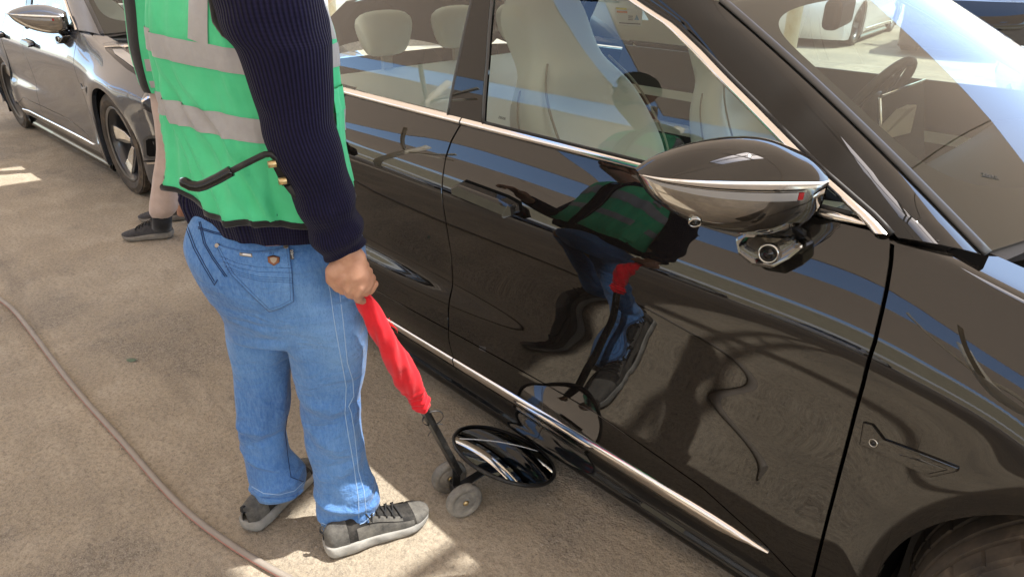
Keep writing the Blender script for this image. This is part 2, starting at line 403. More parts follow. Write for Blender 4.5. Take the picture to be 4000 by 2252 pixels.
CZ = 5.0                                              # height of the canopy cloth
def sail(x0, x1, y0, y1, label, sag=(.12, .12, .2, .2), z=CZ, nx=24, ny=24, skew=(0., 0.)):
    """one rectangular shade sail with hollow-curved edges, tied at its four corners"""
    V = []
    for i in range(nx+1):
        u = i/nx
        for j in range(ny+1):
            v = j/ny; ex = 4*v*(1-v); ey = 4*u*(1-u)
            a = lerp(x0+sag[0]*ex, x1-sag[1]*ex, u); b = lerp(y0+sag[2]*ey, y1-sag[3]*ey, v)
            V.append((a+lerp(skew[0], skew[1], u)*(b-2.9), b, z-.18*math.sin(PI*u)*math.sin(PI*v)+.02*fb((a, b, 1), .7)))
    F = [(i*(ny+1)+j, (i+1)*(ny+1)+j, (i+1)*(ny+1)+j+1, i*(ny+1)+j+1) for i in range(nx) for j in range(ny)]
    r = thing('shade_sail', label, 'shade sail', ((x0+x1)/2, (y0+y1)/2, z), 0, 'shade sails over the car lanes')
    mk('cloth', V, F, M['shade_cloth'], r)
        
    for q in range(4):
        sid = [[V[i*(ny+1)] for i in range(nx+1)], [V[nx*(ny+1)+j] for j in range(ny+1)], [V[i*(ny+1)+ny] for i in range(nx+1)], [V[j] for j in range(ny+1)]][q]
        mb = MB(); mb.tube(sid, .007, 6); mb.build('edge_cable', M['cream_steel'], r)
    return r
SL_ = 'tan translucent shade sail with hollow edges stretched high over the car lane'
SK = (.2, .2)                                                # the sail rows stand askew to the car lane
for (x0, x1, sg, sk) in ((-24, -4.80, (.12, .12, .06, 0), (.2, .2)), (-4.27, .28, (.12, 0, .06, 0), (.2, -.18)), (1.6, 14, (0, .12, .06, 0), (0, .2))): sail(x0, x1, -4.75, 3.1, SL_, sg, CZ, 40, 30, sk)
sail(.28, 1.62, -4.75, 1.25, SL_, (0, 0, .06, .04), CZ-.02, 12, 24, (-.18, 0))
for (x0, x1) in ((-20, -10), (-10, 1.1), (1.1, 12)): sail(x0, x1, 3.07, 8.35, SL_, (0, 0, 0, .15), CZ-.03, 40, 24)
for (x0, x1) in ((-22, -9), (-9, 3.1), (3.1, 14)): sail(x0, x1, -11.6, -5.75, SL_, (0, 0, .08, .08), CZ, 40, 24)
def post(x, y, label, h=5.0):
    r = thing('canopy_post', label, 'post', (x, y, 0), 0, 'posts that carry the shade sails')
    mb = MB(); mb.tube([(x, y, 0), (x, y, h)], .09, 12); mb.build('post', M['cream_steel'], r)
    mb = MB(); mb.box((x, y, .012), (.34, .34, .024)); mb.build('base_plate', M['cream_steel'], r)
    for dx, dy in ((1, 0), (-1, 0), (0, 1), (0, -1)):
        mb = MB(); mb.bar((x+dx*.05, y+dy*.05, h-1.0), (x+dx*.9, y+dy*.9, h-.02), .07, .07); mb.build('arm', M['cream_steel'], r)
for x in (-17, -11.2, -5.75, .1, 6.0): post(x, -5.25, 'cream steel canopy post with slanting arms and rust stains on the open side')
for x in (-15.2, -10.1, -4.2, 6.8): post(x, 8.7, 'cream steel canopy post with slanting arms behind the row of parked cars')
r = thing('canopy_beam', 'cream steel lattice beam bridging the gap between two shade sails', 'beam', (.88, 2.4, 4.9), 0)
for dx in (-.07, .07): mb = MB(); mb.bar((.86+dx, 1.1, 5.03), (.86+dx, 3.3, 5.03), .05, .05); mb.build('chord', M['cream_steel'], r)
mb = MB(); mb.bar((-.2, 2.48, 5.1), (1.9, 2.52, 5.1), .07, .07); mb.build('cross_tube', M['cream_steel'], r)
for i in range(4): mb = MB(); mb.bar((.79, 1.75+i*.38, 5.03), (.93, 1.94+i*.38, 5.03), .03, .03); mb.build('brace', M['cream_steel'], r)
r = thing('boundary_wall', 'khaki boundary wall with pale bands on the far side of the yard', 'wall', (-4, -25, 0))
mb = MB(); mb.box((-4, -25.2, 4.2), (160, .3, 8.4)); mb.build('wall', M['wall_paint'], r)
mb = MB(); mb.box((-4, -25.03, 8.4), (160, .10, .4)); mb.build('coping', M['wall_white'], r)
mb = MB(); mb.box((-4, -25.03, 3.0), (160, .06, 1.1)); mb.build('painted_band', M['wall_white'], r)
# loose grit on the ground
rg = random.Random(3); V = []; F = []
for i in range(2600):
    x = rg.uniform(-6.5, .3); y = rg.uniform(-.3, 1.5) if rg.random() < .8 else rg.uniform(-1, 2.6); s = .0016+.0045*rg.random()**3; k = len(V)
    V += [(x+s*rg.uniform(.7, 1.3), y, .0), (x, y+s*rg.uniform(.7, 1.3), 0), (x-s*rg.uniform(.7, 1.3), y, 0), (x, y-s*rg.uniform(.7, 1.3), 0), (x+s*rg.uniform(-.3, .3), y+s*rg.uniform(-.3, .3), s*rg.uniform(.5, 1.0))]
    F += [(k, k+1, k+4), (k+1, k+2, k+4), (k+2, k+3, k+4), (k+3, k, k+4)]
tag(mk('grit', V, F, M['grit'], smooth=False), 'fine loose grit scattered over the dusty ground', 'grit', None, 'stuff')

# ================================================================== CARS (local: x forward from the front axle, y to the car's left, z up)
PROF = Spline([.04, .10, .17, .24, .31, .38, .46, .55, .65, .75, .82, .855, .885, .915, .945, .985, 1.03, 1.08, 1.13, 1.2],
              [.915, .930, .942, .948, .950, .950, .951, .957, .966, .974, .978, .9785, .9765, .9695, .9585, .9405, .917, .889, .856, .81])
ZS = Spline([-3.7, -2.6, -1.2, -.75, -.55, -.42, -.28, 0, .3, .55, .7], [1.04, 1.075, 1.075, 1.074, 1.062, 1.034, 1.0, .955, .90, .84, .80])
DSH = Spline([-3.7, -2.4, -1.8, -.95, -.53, -.27, 0, .6], [-.01, -.01, 0, .003, .006, .006, .006, 0])
EXT = Spline([-3.7, -1.3, -.85, -.53, -.33, 0, .5], [0, 0, .016, .016, .008, .004, 0])
def hat(z): return sstep(.55, .88, z)*(1-sstep(.9, 1.12, z))
RA, AZ = .405, .36
def W(x, z):
    k = (ZS(x)-.6)/.475; zz = .6+(z-.6)/k if z > .6 else z
    zz += DSH(x)*hat(zz); wv = PROF(zz)
    A = .044*(1-sstep(-2.35, -1.1, x))
    if A > 0: wv += A/(1+math.exp(min(40, max(-40, (z-.53)/.021))))*sstep(.20, .37, z)
    wv -= .007*math.exp(-((z-.66)/.10)**2)*sstep(-2.0, -1.2, x)*(1-sstep(-.7, -.4, x))
    for xa in (0, -3.0):
        r = math.hypot(x-xa, z-AZ); wv += .020*math.exp(-((r-.43)/.085)**2)
    q = (z-.90)/.02
    wv -= EXT(x)*.02*(math.log1p(math.exp(q)) if q < 30 else q)
    if x > .2: wv -= .10*((x-.2)/.5)**2
    if x < -3.2: wv -= .12*((-3.2-x)/.5)**2
    return wv
def WG(z): t = z-1.11; return .880-.36*t-.25*t*t
def spanel(name, fn, nu, nv, sd, m, parent, fl=.022, ch=.0022, close=True, smooth=True, cen=None):
    """car skin panel: fn(u,v)->(x,w,z); sd -1 right side, +1 left side, 0 centre panel with w used as signed y. Rolled edge and return flange."""
    e = 1e-3; P = {}; Nn = {}
    sgn = sd if sd else 1
    def pt(u, v): x, w_, z = fn(u, v); return Vector((x, w_*sgn, z))
    V = []; nr = {}
    for i in range(nu+1):
        for j in range(nv+1):
            u, v = i/nu, j/nv; p = pt(u, v)
            ua, ub = (u-e, u+e) if 0 < i < nu else ((u, u+2*e) if i == 0 else (u-2*e, u))
            va, vb = (v-e, v+e) if 0 < j < nv else ((v, v+2*e) if j == 0 else (v-2*e, v))
            q = (pt(ub, v)-pt(ua, v)).cross(pt(u, vb)-pt(u, va))
            q = q.normalized() if q.length > 1e-12 else Vector((0, sgn, 0))
            ref = Vector((0, sd, .25)) if sd else Vector((.3, 0, 1))
            if cen is not None: ref = p-Vector(cen)
            if q.dot(ref) < 0: q = -q
            nr[len(V)] = q; V.append(p)
    ny = nv+1
    F = [(i*ny+j, (i+1)*ny+j, (i+1)*ny+j+1, i*ny+j+1) for i in range(nu) for j in range(nv)]
    if len(F):
        f = F[len(F)//2]; g = (V[f[1]]-V[f[0]]).cross(V[f[2]]-V[f[0]])
        if g.dot(nr[f[0]]) < 0: F = [tuple(reversed(q)) for q in F]
    sm = [True]*len(F)
    if close:
        loop = [i*ny for i in range(nu)]+[nu*ny+j for j in range(nv)]+[i*ny+nv for i in range(nu, 0, -1)]+[j for j in range(nv, 0, -1)]
        L = len(loop); k = len(V); cen = sum((V[q] for q in loop), Vector())/L
        for q in loop:
            V.append(V[q]-nr[q]*ch+(V[q]-cen).normalized()*ch*.6)
        for i in range(L): V.append(V[k+i]-nr[loop[i]]*fl)
        for i in range(L):
            i2 = (i+1) % L
            F.append((loop[i], loop[i2], k+i2, k+i)); sm.append(False)
            F.append((k+i, k+i2, k+L+i2, k+L+i)); sm.append(False)
    return mk(name, V, F, m, parent, sm if smooth else False, nrm=nr, local=True)
def pnl(xl, xr, zb, zt, off=0., Wf=W):
    """a map of the unit square on to the side skin between two x(z) edges and two z(x) edges"""
    def fn(u, v):
        z = lerp(zb(-1.5), zt(-1.5), v); x = 0
        for _ in range(5):
            x = lerp(xl(z), xr(z), u); z = lerp(zb(x), zt(x), v)
        return x, Wf(x, z)+off, z
    return fn
GAPF = lambda z: interp(z, [.1, .30, .456, .589, .746, .82, .911, .963, 1.005, 1.052, 1.083, 1.10], [-.532, -.532, -.534, -.533, -.530, -.528, -.531, -.539, -.547, -.559, -.571, -.584])
GAPM = lambda z: interp(z, [.1, .203, .264, .39, .469, .593, .7, .798, .891, .92, .991, 1.046, 1.10], [-1.886, -1.884, -1.880, -1.874, -1.870, -1.862, -1.858, -1.866, -1.880, -1.886, -1.902, -1.902, -1.886])
GAPR = lambda z: -2.585
ZBELT = lambda x: 1.094
ZCLAD = lambda x: interp(x, [-2.6, -2.35, -1.88, -1.2, -.85, -.66, -.56, -.5], [.30, .395, .388, .365, .325, .265, .215, .19])
AEDGE = lambda z: interp(z, [1.08, 1.122, 1.148, 1.18, 1.249, 1.287, 1.331, 1.381, 1.43, 1.479, 1.52], [-.575, -.645, -.70, -.768, -.897, -.968, -1.053, -1.145, -1.244, -1.386, -1.52])   # lower edge of the windscreen pillar on the glass plane
BL = lambda z: interp(z, [1.10, 1.124, 1.288, 1.452, 1.5], [-1.961, -1.965, -1.981, -2.008, -2.018])
BR = lambda z: interp(z, [1.10, 1.123, 1.288, 1.456, 1.5], [-1.77, -1.78, -1.832, -1.899, -1.92])
GTOP = 1.474
def wsedge(t): return Vector((lerp(-.44, -1.15, t), lerp(.77, .665, t), lerp(1.07, 1.489, t)+.012*math.sin(PI*t)))
def ws(s, t, off=0.):                                  # windscreen skin, s -1..1 across, t 0..1 up
    e = wsedge(t); b = 1-s*s
    return Vector((e.x+.15*b+off*.5, s*e.y, e.z+.028*b+off*.85))
WEND = lambda x: interp(x, [-.60, -.53, -.44, -.2, .1, .4, .55], [.875, .868, .775, .745, .735, .735, W(.55, ZS(.55))-.001])
def fend(x, t):
    """fender skin: t is height up to the shoulder, beyond it runs inwards over the top"""
    zs = ZS(x)+.016
    if t <= zs: return x, W(x, t), t
    T = .30; f = min(1, (t-zs)/T); w0 = W(x, zs); a = f*(w0-WEND(x)); sl = max(.02, (w0-W(x, zs+.004))/.004)
    h0 = .014; return x, w0-a, zs+h0*(1-math.exp(-a/sl/h0))*(1-.0*f)
def archpanel(name, xa, x0, x1, sd, m, parent, zlow=.13, top=None):
    """wing with a round wheel arch: three strips of columns in one mesh with the skin's own normals"""
    V = []; nr = {}; F = []; nv = 110; e = 1.5e-3
    def q(x, t):
        if xa == 0 and x < -.40:
            x += (-.40-x)/.128*(GAPF(min(t, 1.10))+.0045+.528)
        if top and t > ZS(x)+.016:
            return top(x, t)
        a = fend(x, t); return Vector((a[0], a[1]*sd, a[2]))
    cols = []
    xa0, xa1 = xa-RA, xa+RA
    for i in range(15): cols.append((lerp(x0, xa0, i/14), zlow))
    for i in range(65):
        a = PI*i/64; x = xa-RA*math.cos(a); cols.append((x, AZ+RA*math.sin(a)))
    for i in range(15): cols.append((lerp(xa1, x1, i/14), zlow))
    edge = []
    for (x, zb) in cols:
        zt = ZS(x)+.016+.30
        for j in range(nv+1):
            v = j/nv; t = lerp(zb, zt, v); p = q(x, t)
            n_ = (q(x+e, t)-q(x-e, t)).cross(q(x, t+e)-q(x, t-e)); n_ = n_.normalized() if n_.length > 1e-12 else Vector((0, sd, 0))
            if n_.dot(Vector((0, sd, .3))) < 0: n_ = -n_
            nr[len(V)] = n_; V.append(p)
            if j == 0: edge.append(len(V)-1)
    ny = nv+1; nc = len(cols)
    for i in range(nc-1):
        for j in range(nv):
            f = (i*ny+j, (i+1)*ny+j, (i+1)*ny+j+1, i*ny+j+1); F.append(f if sd < 0 else tuple(reversed(f)))
    sm = [True]*len(F)
    loop = edge+[(nc-1)*ny+j for j in range(1, nv+1)]+[i*ny+nv for i in range(nc-2, -1, -1)]+[j for j in range(nv-1, 0, -1)]
    L = len(loop); k = len(V)
    for a in loop: V.append(V[a]-nr[a]*.002)
    for i in range(L): V.append(V[k+i]-Vector((0, sd, 0))*.03)
    for i in range(L):
        i2 = (i+1) % L
        for f in ((loop[i], loop[i2], k+i2, k+i), (k+i, k+i2, k+L+i2, k+L+i)): F.append(f); sm.append(False)
    return mk(name, V, F, m, parent, sm, nrm=nr, local=True)
def strip(name, pts, half, out, m, parent, up=None, local=True, k=8):
    """slim moulding along a line of points: a flattened tube; half = half width, out = half depth"""
    mb = MB(); mb.tube(pts, [(half, out)]*len(pts), k, True, flat=up); return mb.build(name, m, parent, local=local)
TW, TR = .262, .362
def wheel(parent, xa, sd, steer=0., deg0=0):
    """wheel at an axle end; parts are tyre, rim, spokes, disc"""
    w_ = bpy.data.objects.new('wheel', None); C.objects.link(w_); w_.parent = parent; w_.empty_display_size = .1
    w_.location = (xa, sd*.822, TR); w_.rotation_euler = (0, 0, steer)
    A = Matrix.Rotation(-sd*PI/2, 4, 'X')              # local z of the lathe -> outwards
    # tyre with four ring grooves and cross cuts
    hw = TW/2; prof = []; rib = [-.118, -.075, -.066, -.030, -.021, .021, .030, .066, .075, .118]
    prof += [(.265, -hw+.02), (.285, -hw+.004), (.315, -hw-.004), (.340, -hw+.004), (TR-.008, -.126)]
    for a, b in zip(rib[::2], rib[1::2]):
        for h_, d in ((a, .008), (a+.002, 0), ((a+b)/2, 0), (b-.002, 0), (b, .008)): prof.append((TR-d, h_))
    prof += [(TR-.008, .126), (.340, hw-.004), (.315, hw+.004), (.285, hw-.004), (.275, hw-.010), (.268, hw-.016), (.265, hw-.02)]
    kk = 480; V = []
    for pi_, (r_, h_) in enumerate(prof):
        for j in range(kk):
            a = 2*PI*j/kk; rr = r_
            if 5 <= pi_ < 30 and r_ > TR-.003 and int((pi_-5)//5) in (0, 1, 4) and (j+int((pi_-5)//5)*5) % 15 == 0: rr -= .005
            if (pi_ in (4, 30)) and j % 15 < 1: rr -= .003
            V.append(A @ Vector((rr*math.cos(a), rr*math.sin(a), h_)))
    F = [(i*kk+j, i*kk+(j+1) % kk, (i+1)*kk+(j+1) % kk, (i+1)*kk+j) for i in range(len(prof)-1) for j in range(kk)]
    mk('tyre', V, F, M['tyre'], w_, False, local=True)
    mb = MB(); mb.lathe([(.262, -hw+.02), (.24, -.02), (.235, .06), (.262, hw-.02), (.268, hw-.016), (.272, hw-.012), (.268, hw-.008), (.252, hw-.016)], 72, A)
    mb.lathe([(.001, .035), (.05, .035), (.06, .03), (.065, .0), (.065, -.05)], 32, A); mb.build('rim', M['alloy_dark'], w_, local=True)
    mb = MB(); mb.lathe([(.08, -.02), (.19, -.02), (.19, -.04)], 48, A); mb.build('brake_disc', M['alloy'], w_, local=True)
    for i in range(5):
        a0 = 2*PI*i/5+deg0
        for side, mt_, da, wd in (('a', 'alloy', .0, 1.), ('b', 'alloy_dark', .36, .8)):
            mb = MB(); pr = []
            for r_, off, hw_, h_ in ((.045, 0, .030, .042), (.12, .03, .040, .052), (.19, .10, .054, .066), (.258, .13, .074, .088)):
                c_ = a0+da+off*(1 if side == 'a' else -1)
                for s_, dz in ((-1, -.022), (-1, 0), (1, 0), (1, -.022)):
                    an = c_+s_*hw_*wd/r_*(.8 if r_ > .05 else .5); pr.append(A @ Vector((r_*math.cos(an), r_*math.sin(an), h_+dz+(.004 if side == 'a' else -.004))))
            f = []
            for q in range(3):
                for e_ in range(4): f.append((q*4+e_, q*4+(e_+1) % 4, (q+1)*4+(e_+1) % 4, (q+1)*4+e_))
            f += [(3, 2, 1, 0), (12, 13, 14, 15)]; mb.add(pr, f, False); o = mb.build('spoke', M[mt_], w_, local=True); bevel(o, .003, 1)
    mb = MB(); mb.lathe([(.001, .052), (.028, .052), (.032, .045), (.032, .03)], 24, A); mb.build('hub_cap', M['matt_black'], w_, local=True)
    return w_
def seat(parent, x, y, rec=21, K=1.0, z=.5, name='front_seat'):
    s_ = bpy.data.objects.new(name, None); C.objects.link(s_); s_.parent = parent; s_.location = (x, y, z); s_.empty_display_size = .1
    rec = R(rec); s_.scale = (K, K, K); ax = Vector((-math.sin(rec), 0, math.cos(rec))); fwd = Vector((math.cos(rec), 0, math.sin(rec)))
    prof = [(-.02, .20, .06), (.0, .24, .095), (.12, .262, .105), (.30, .268, .105), (.42, .262, .098), (.50, .240, .09), (.56, .20, .082), (.61, .155, .078), (.66, .138, .082), (.74, .140, .082), (.80, .128, .072), (.835, .10, .052), (.85, .05, .028), (.855, .004, .003)]
    S1 = [Spline([p[0] for p in prof], [p[i] for p in prof]) for i in (1, 2)]
    V = []; k = 40; nn = 44
    for i in range(nn+1):
        s = lerp(-.02, .855, i/nn); a, b = max(.004, S1[0](s)), max(.003, S1[1](s))
        for j in range(k):
            t = 2*PI*j/k; c_, s_n = math.cos(t), math.sin(t); e = .72
            yy = a*math.copysign(abs(c_)**e, c_); dd = b*math.copysign(abs(s_n)**e, s_n)
            if dd > 0 and s < .58: dd -= .075*(1-min(1, abs(yy)/(a*.80))**2.5)*sstep(.58, .45, s)*(dd/b) if abs(yy) < a*.80 else 0
            V.append(ax*s+fwd*dd+Vector((0, yy, 0)))
    F = [(i*k+j, i*k+(j+1) % k, (i+1)*k+(j+1) % k, (i+1)*k+j) for i in range(nn) for j in range(k)]+[tuple(reversed(range(k)))]
    mk('backrest', V, F, M['leather'], s_, local=True)
    mb = MB()
    for sg in (-1, 1):                                  # seams of the side bolsters
        pts = []
        for i in range(24):
            s = lerp(.02, .60, i/23); a, b = S1[0](s), S1[1](s); pts.append(ax*s+fwd*(b*.93)+Vector((0, sg*a*.80, 0)))
        mb.tube(pts, .0035, 6)
        pts = [ax*lerp(.04, .56, i/20)+fwd*.01+Vector((0, sg*(S1[0](lerp(.04, .56, i/20))+.001), 0)) for i in range(21)]; mb.tube(pts, .003, 6)
    mb.build('piping', M['dash_light'], s_, local=True)
    V = []; nn = 20                                      # cushion
    for i in range(nn+1):
        t = i/nn; cx = lerp(-.06, .50, t); a = lerp(.25, .27, t)*(1 if t < .9 else lerp(1, .8, (t-.9)/.1)); b = .085*math.sqrt(max(.02, 1-abs(2*t-1)**6))
        for j in range(k):
            th = 2*PI*j/k; c_, s_n = math.cos(th), math.sin(th); e = .7
            yy = a*math.copysign(abs(c_)**e, c_); zz = b*math.copysign(abs(s_n)**e, s_n)
            if zz > 0 and abs(yy) < a*.75: zz -= .05*(1-(abs(yy)/(a*.75))**2.5)
            V.append(Vector((cx, yy, zz+.02+.05*t)))
    F = [(i*k+j, (i+1)*k+j, (i+1)*k+(j+1) % k, i*k+(j+1) % k) for i in range(nn) for j in range(k)]+[tuple(range(k)), tuple(reversed(range(nn*k, nn*k+k)))]
    mk('cushion', V, F, M['leather'], s_, local=True)
    mb = MB(); mb.box((.2, 0, -.16), (.5, .4, .2)); mb.build('seat_base', M['matt_black'], s_, local=True)
    return s_

def build_car(name, label, group, paint, steer=0.):
    r = thing(name, label, 'car', (0, 0, 0), 0, group)
    P = M[paint]; g = .004
    for sd in (-1, 1):
        rt = sd < 0
        # doors
        fd = spanel('front_door', pnl(lambda z: GAPM(z)+g, lambda z: GAPF(z)-g, lambda x: ZCLAD(x)+.003, ZBELT), 56, 72, sd, P, r)
        rd = spanel('rear_door', pnl(lambda z: GAPR(z)+g, lambda z: GAPM(z)-g, lambda x: ZCLAD(x)+.003, ZBELT), 40, 72, sd, P, r)
        spanel('lower_panel', pnl(lambda z: GAPM(z)+g*.6, lambda z: GAPF(z)-g, lambda x: .196, lambda x: ZCLAD(x)-.001, .0005), 40, 12, sd, P, fd, .014, .0012)
        spanel('lower_panel', pnl(lambda z: GAPR(z)+g, lambda z: GAPM(z)-g*.6, lambda x: .196, lambda x: ZCLAD(x)-.001, .0005), 40, 12, sd, P, rd, .014, .0012)
        # sill below the doors: stepped gloss black
        SP = Spline([.05, .075, .10, .13, .16, .19], [.885, .925, .940, .930, .922, .925])
        spanel('sill', pnl(lambda z: -2.62, lambda z: -.40, lambda x: .072, lambda x: .189, 0, lambda x, z: SP(z)), 30, 24, sd, M['gloss_black'], r)
        # bright mouldings: along the sill and along the belt
        for xa, xb, pa in ((-2.58, GAPM(.23)-.003, rd), (GAPM(.23)+.003, -.645, fd)):
            V = []; F = []; n_ = 24
            for i in range(n_+1):
                x = lerp(xa, xb, i/n_); zc = .236; h_ = .024*(1 if pa is rd or x < -.78 else max(.04, (-.645-x)/.135)); zc += (.024-h_)*.6
                for j, (dz, dw) in enumerate(((-1, -.002), (-.8, .007), (0, .0085), (.8, .007), (1, -.002))): V.append((x, sd*(W(x, zc+dz*h_)+dw), zc+dz*h_))
            F = [((i*5+j), (i+1)*5+j, (i+1)*5+j+1, i*5+j+1) if rt else ((i*5+j), i*5+j+1, (i+1)*5+j+1, (i+1)*5+j) for i in range(n_) for j in range(4)]
            mk('sill_moulding', V, F, M['chrome'], pa, local=True)
        for xa, xb, pa in ((-2.62, GAPM(1.1)-.003, rd), (GAPM(1.1)+.003, -.592, fd)):
            V = []; n_ = 40
            for i in range(n_+1):
                x = lerp(xa, xb, i/n_); h_ = .0115 if x < -.68 else .0115*max(.05, (-.590-x)/.09)
                for dz, dw in ((-1, -.004), (-1, .003), (-.55, .0075), (0, .0085), (.5, .006), (1, .0), (1, -.012)): V.append((x, sd*(lerp(W(x, 1.096), WG(1.119), (dz+1)/2)+dw), 1.1075+dz*h_))
            F = [tuple(q if rt else q) for i in range(n_) for j in range(6) for q in [((i*7+j), (i+1)*7+j, (i+1)*7+j+1, i*7+j+1)]]
            if not rt: F = [tuple(reversed(q)) for q in F]
            mk('belt_moulding', V, F, M['chrome'], pa, local=True)
        # side glass, pillar cover, seals
        zt = lambda x: GTOP
        spanel('window_glass', pnl(BR, lambda z: AEDGE(z)-.006, lambda x: 1.118, zt, -.004, lambda x, z: WG(z)), 30, 20, sd, M['side_glass'], fd, close=False)
        REAR = lambda z: interp(z, [1.1, 1.14, 1.25, 1.40, 1.48], [-2.98, -3.08, -3.02, -2.86, -2.72])
        spanel('window_glass', pnl(REAR, BL, lambda x: 1.118, zt, -.004, lambda x, z: WG(z)), 24, 20, sd, M['side_glass'], rd, close=False)
        spanel('door_pillar', pnl(lambda z: BL(z)+.014, lambda z: BR(z)-.014, lambda x: 1.116, zt, .002, lambda x, z: WG(z)), 6, 20, sd, M['gloss_black'], fd, .02, .002)
        for ed, pa in ((BL, rd), (BR, fd)):
            strip('window_seal', [Vector((ed(z)+(.007 if ed is BL else -.007), sd*WG(z), z)) for z in np.linspace(1.112, GTOP, 14)], .007, .004, M['trim_rubber'], pa, (1, 0, 0))
        strip('window_seal', [Vector((x, sd*(WG(1.121)+.001), 1.121)) for x in np.linspace(BR(1.121), -.66, 20)], .004, .004, M['matt_black'], fd, (0, 0, 1))
        # windscreen pillar with its bright edge
        zz = list(np.linspace(1.098, GTOP+.012, 30))
        V = []
        for z in zz:
            z = float(z); x = AEDGE(z)
            for dx, dw in ((-.004, -.006), (-.002, .004), (.006, .0095), (.016, .0095), (.024, .004), (.026, -.006)): V.append((x+dx, sd*(WG(z)+dw-dx*.15), z+dx*.12))
        F = [((i*6+j), (i+1)*6+j, (i+1)*6+j+1, i*6+j+1) for i in range(29) for j in range(5)]
        if rt: F = [tuple(reversed(q)) for q in F]
        mk('pillar_moulding', V, F, M['chrome'], r, local=True)
        def apil(u, v):
            z = lerp(1.094, GTOP+.014, v); a = Vector((AEDGE(z)+.036, WG(z)-.004, z+.004)); t = v; e = wsedge(min(1.02, max(-.02, lerp(-.005, .985, v)))); p = a.lerp(e, u)
            bl = 4*u*(1-u); return p.x+.012*bl, p.y+.018*bl, p.z+.010*bl
        spanel('windscreen_pillar', apil, 10, 34, sd, M['gloss_black'] if paint == 'black_paint' else P, r, .02, .002)
        mb = MB(); mb.tube([Vector((AEDGE(float(z))+.031, sd*(WG(float(z))-.008), float(z)+.002)) for z in zz], .007, 6); mb.build('pillar_seal', M['matt_black'], r, local=True)
        # roof rail above the side glass
        spanel('roof_rail', lambda u, v: (lerp(-2.72, -1.42, u), lerp(WG(GTOP)+.004, .660, v), lerp(GTOP+.002, 1.497, v)-.10*max(0, (-2.0-lerp(-2.72, -1.42, u))/.9)**2), 16, 4, sd, P, r, close=False)
        # wings
        archpanel('front_wing', 0, -.528, .55, sd, P, r)
        def rtop(x, t, sd=sd):
            zs = ZS(x)+.016; f = min(1, max(0, (t-zs)/.30)); w0 = W(x, zs); top = interp(x, [-3.5, -3.25, -3.06, -2.99, -2.6], [1.12, 1.2, 1.30, 1.115, 1.115]); wt = interp(x, [-3.5, -3.25, -3.06, -2.99, -2.6], [.66, .63, .66, .845, .855])
            return Vector((x, sd*lerp(w0, wt, f), lerp(zs, max(zs+.01, top), f)))
        archpanel('rear_wing', -3.0, -3.45, -2.592, sd, P, r, top=rtop)
        # arch liner
        for xa in (0, -3.0):
            mb = MB(); V = []
            for i in range(25):
                a = PI*i/24; x = xa-(RA+.004)*math.cos(a); z = AZ+(RA+.004)*math.sin(a); V += [(x, sd*.945, z), (x, sd*.62, z)]
            mb.add([(xa-RA-.004, sd*.945, .1), (xa-RA-.004, sd*.62, .1)]+V+[(xa+RA+.004, sd*.945, .1), (xa+RA+.004, sd*.62, .1)], [(2*i, 2*i+1, 2*i+3, 2*i+2) for i in range(26)])
            mb.add([(xa-.42, sd*.62, .1), (xa+.42, sd*.62, .1), (xa+.42, sd*.62, .8), (xa-.42, sd*.62, .8)], [(0, 1, 2, 3)], False)
            mb.build('arch_liner', M['void_black'], r, local=True)
        wheel(r, 0, sd, steer, .3); wheel(r, -3.0, sd, 0, .9)
        # inner shell that closes the panel gaps, and the door trim seen through the glass
        V = []; xs = list(np.linspace(-2.6, -.42, 30)); zs_ = list(np.linspace(.1, 1.085, 14))
        for x in xs:
            for z in zs_: V.append((x, sd*(W(float(x), float(z))-.034), z))
        n_ = len(zs_); mk('inner_shell', V, [(i*n_+j, (i+1)*n_+j, (i+1)*n_+j+1, i*n_+j+1) for i in range(len(xs)-1) for j in range(n_-1)], M['void_black'], r, local=True)
        for z0, z1, y0, y1, mm in ((1.03, 1.10 if rt else 1.135, .835, .80, 'dash_dark'), (.955, 1.03, .80, .775, 'dash_dark'), (.915, .955, .775, .765, 'leather'), (.80, .915, .765, .75, 'dash_dark'), (.76, .80, .70, .70, 'leather'), (.30, .76, .76, .76, 'dash_dark')):
            mb = MB(); a, b = -2.6, -.50
            mb.add([(a, sd*(y0 if True else 0), z1), (b, sd*y0, z1), (b, sd*y1, z0), (a, sd*y1, z0), (a, sd*.85, z1), (b, sd*.85, z1), (b, sd*.85, z0), (a, sd*.85, z0)], [(0, 1, 2, 3), (0, 4, 5, 1), (3, 2, 6, 7)], False)
            mb.build('door_trim', M[mm], r, local=True)
    # centre panels
    XB = lambda s: -.425+.13*(1-s*s)
    def hood(u, v):
        s = lerp(-1, 1, u); xf = .55+.10*(max(0, 1-s*s))**.35; x = lerp(XB(s), xf, v); wv = lerp(.768, W(.55, ZS(.55))-.005, v) if v > .55 else lerp(.768, .735, min(1, v/.2)) if v < .2 else .735
        wv = interp(v, [0, .12, .25, .75, .9, 1], [.772, .752, .738, .728, .74, W(.55, ZS(.55))-.006])
        zc = ZS(min(x, .55))+.016+.018; return x, s*wv, zc+.030*(1-s*s)*(1-v**4)*sstep(0, .3, v)-.022*(1-sstep(0, .25, v))-.012*v**8
    spanel('bonnet', hood, 40, 36, 0, P, r)
    LN = Spline([.12, .3, .5, .7, .90], [.17, .27, .30, .24, .10])
    zb0, zb1 = .14, ZS(.55)+.02
    spanel('front_bumper', lambda u, v: (.554+LN(lerp(zb0, zb1, v))*(max(0, math.sin(PI*min(1, max(0, u)))))**.7, -math.cos(PI*min(1, max(0, u)))*W(.55, min(lerp(zb0, zb1, v), ZS(.55))), lerp(zb0, zb1, v)), 60, 30, 0, P, r, close=False, cen=(.0, 0, .5))
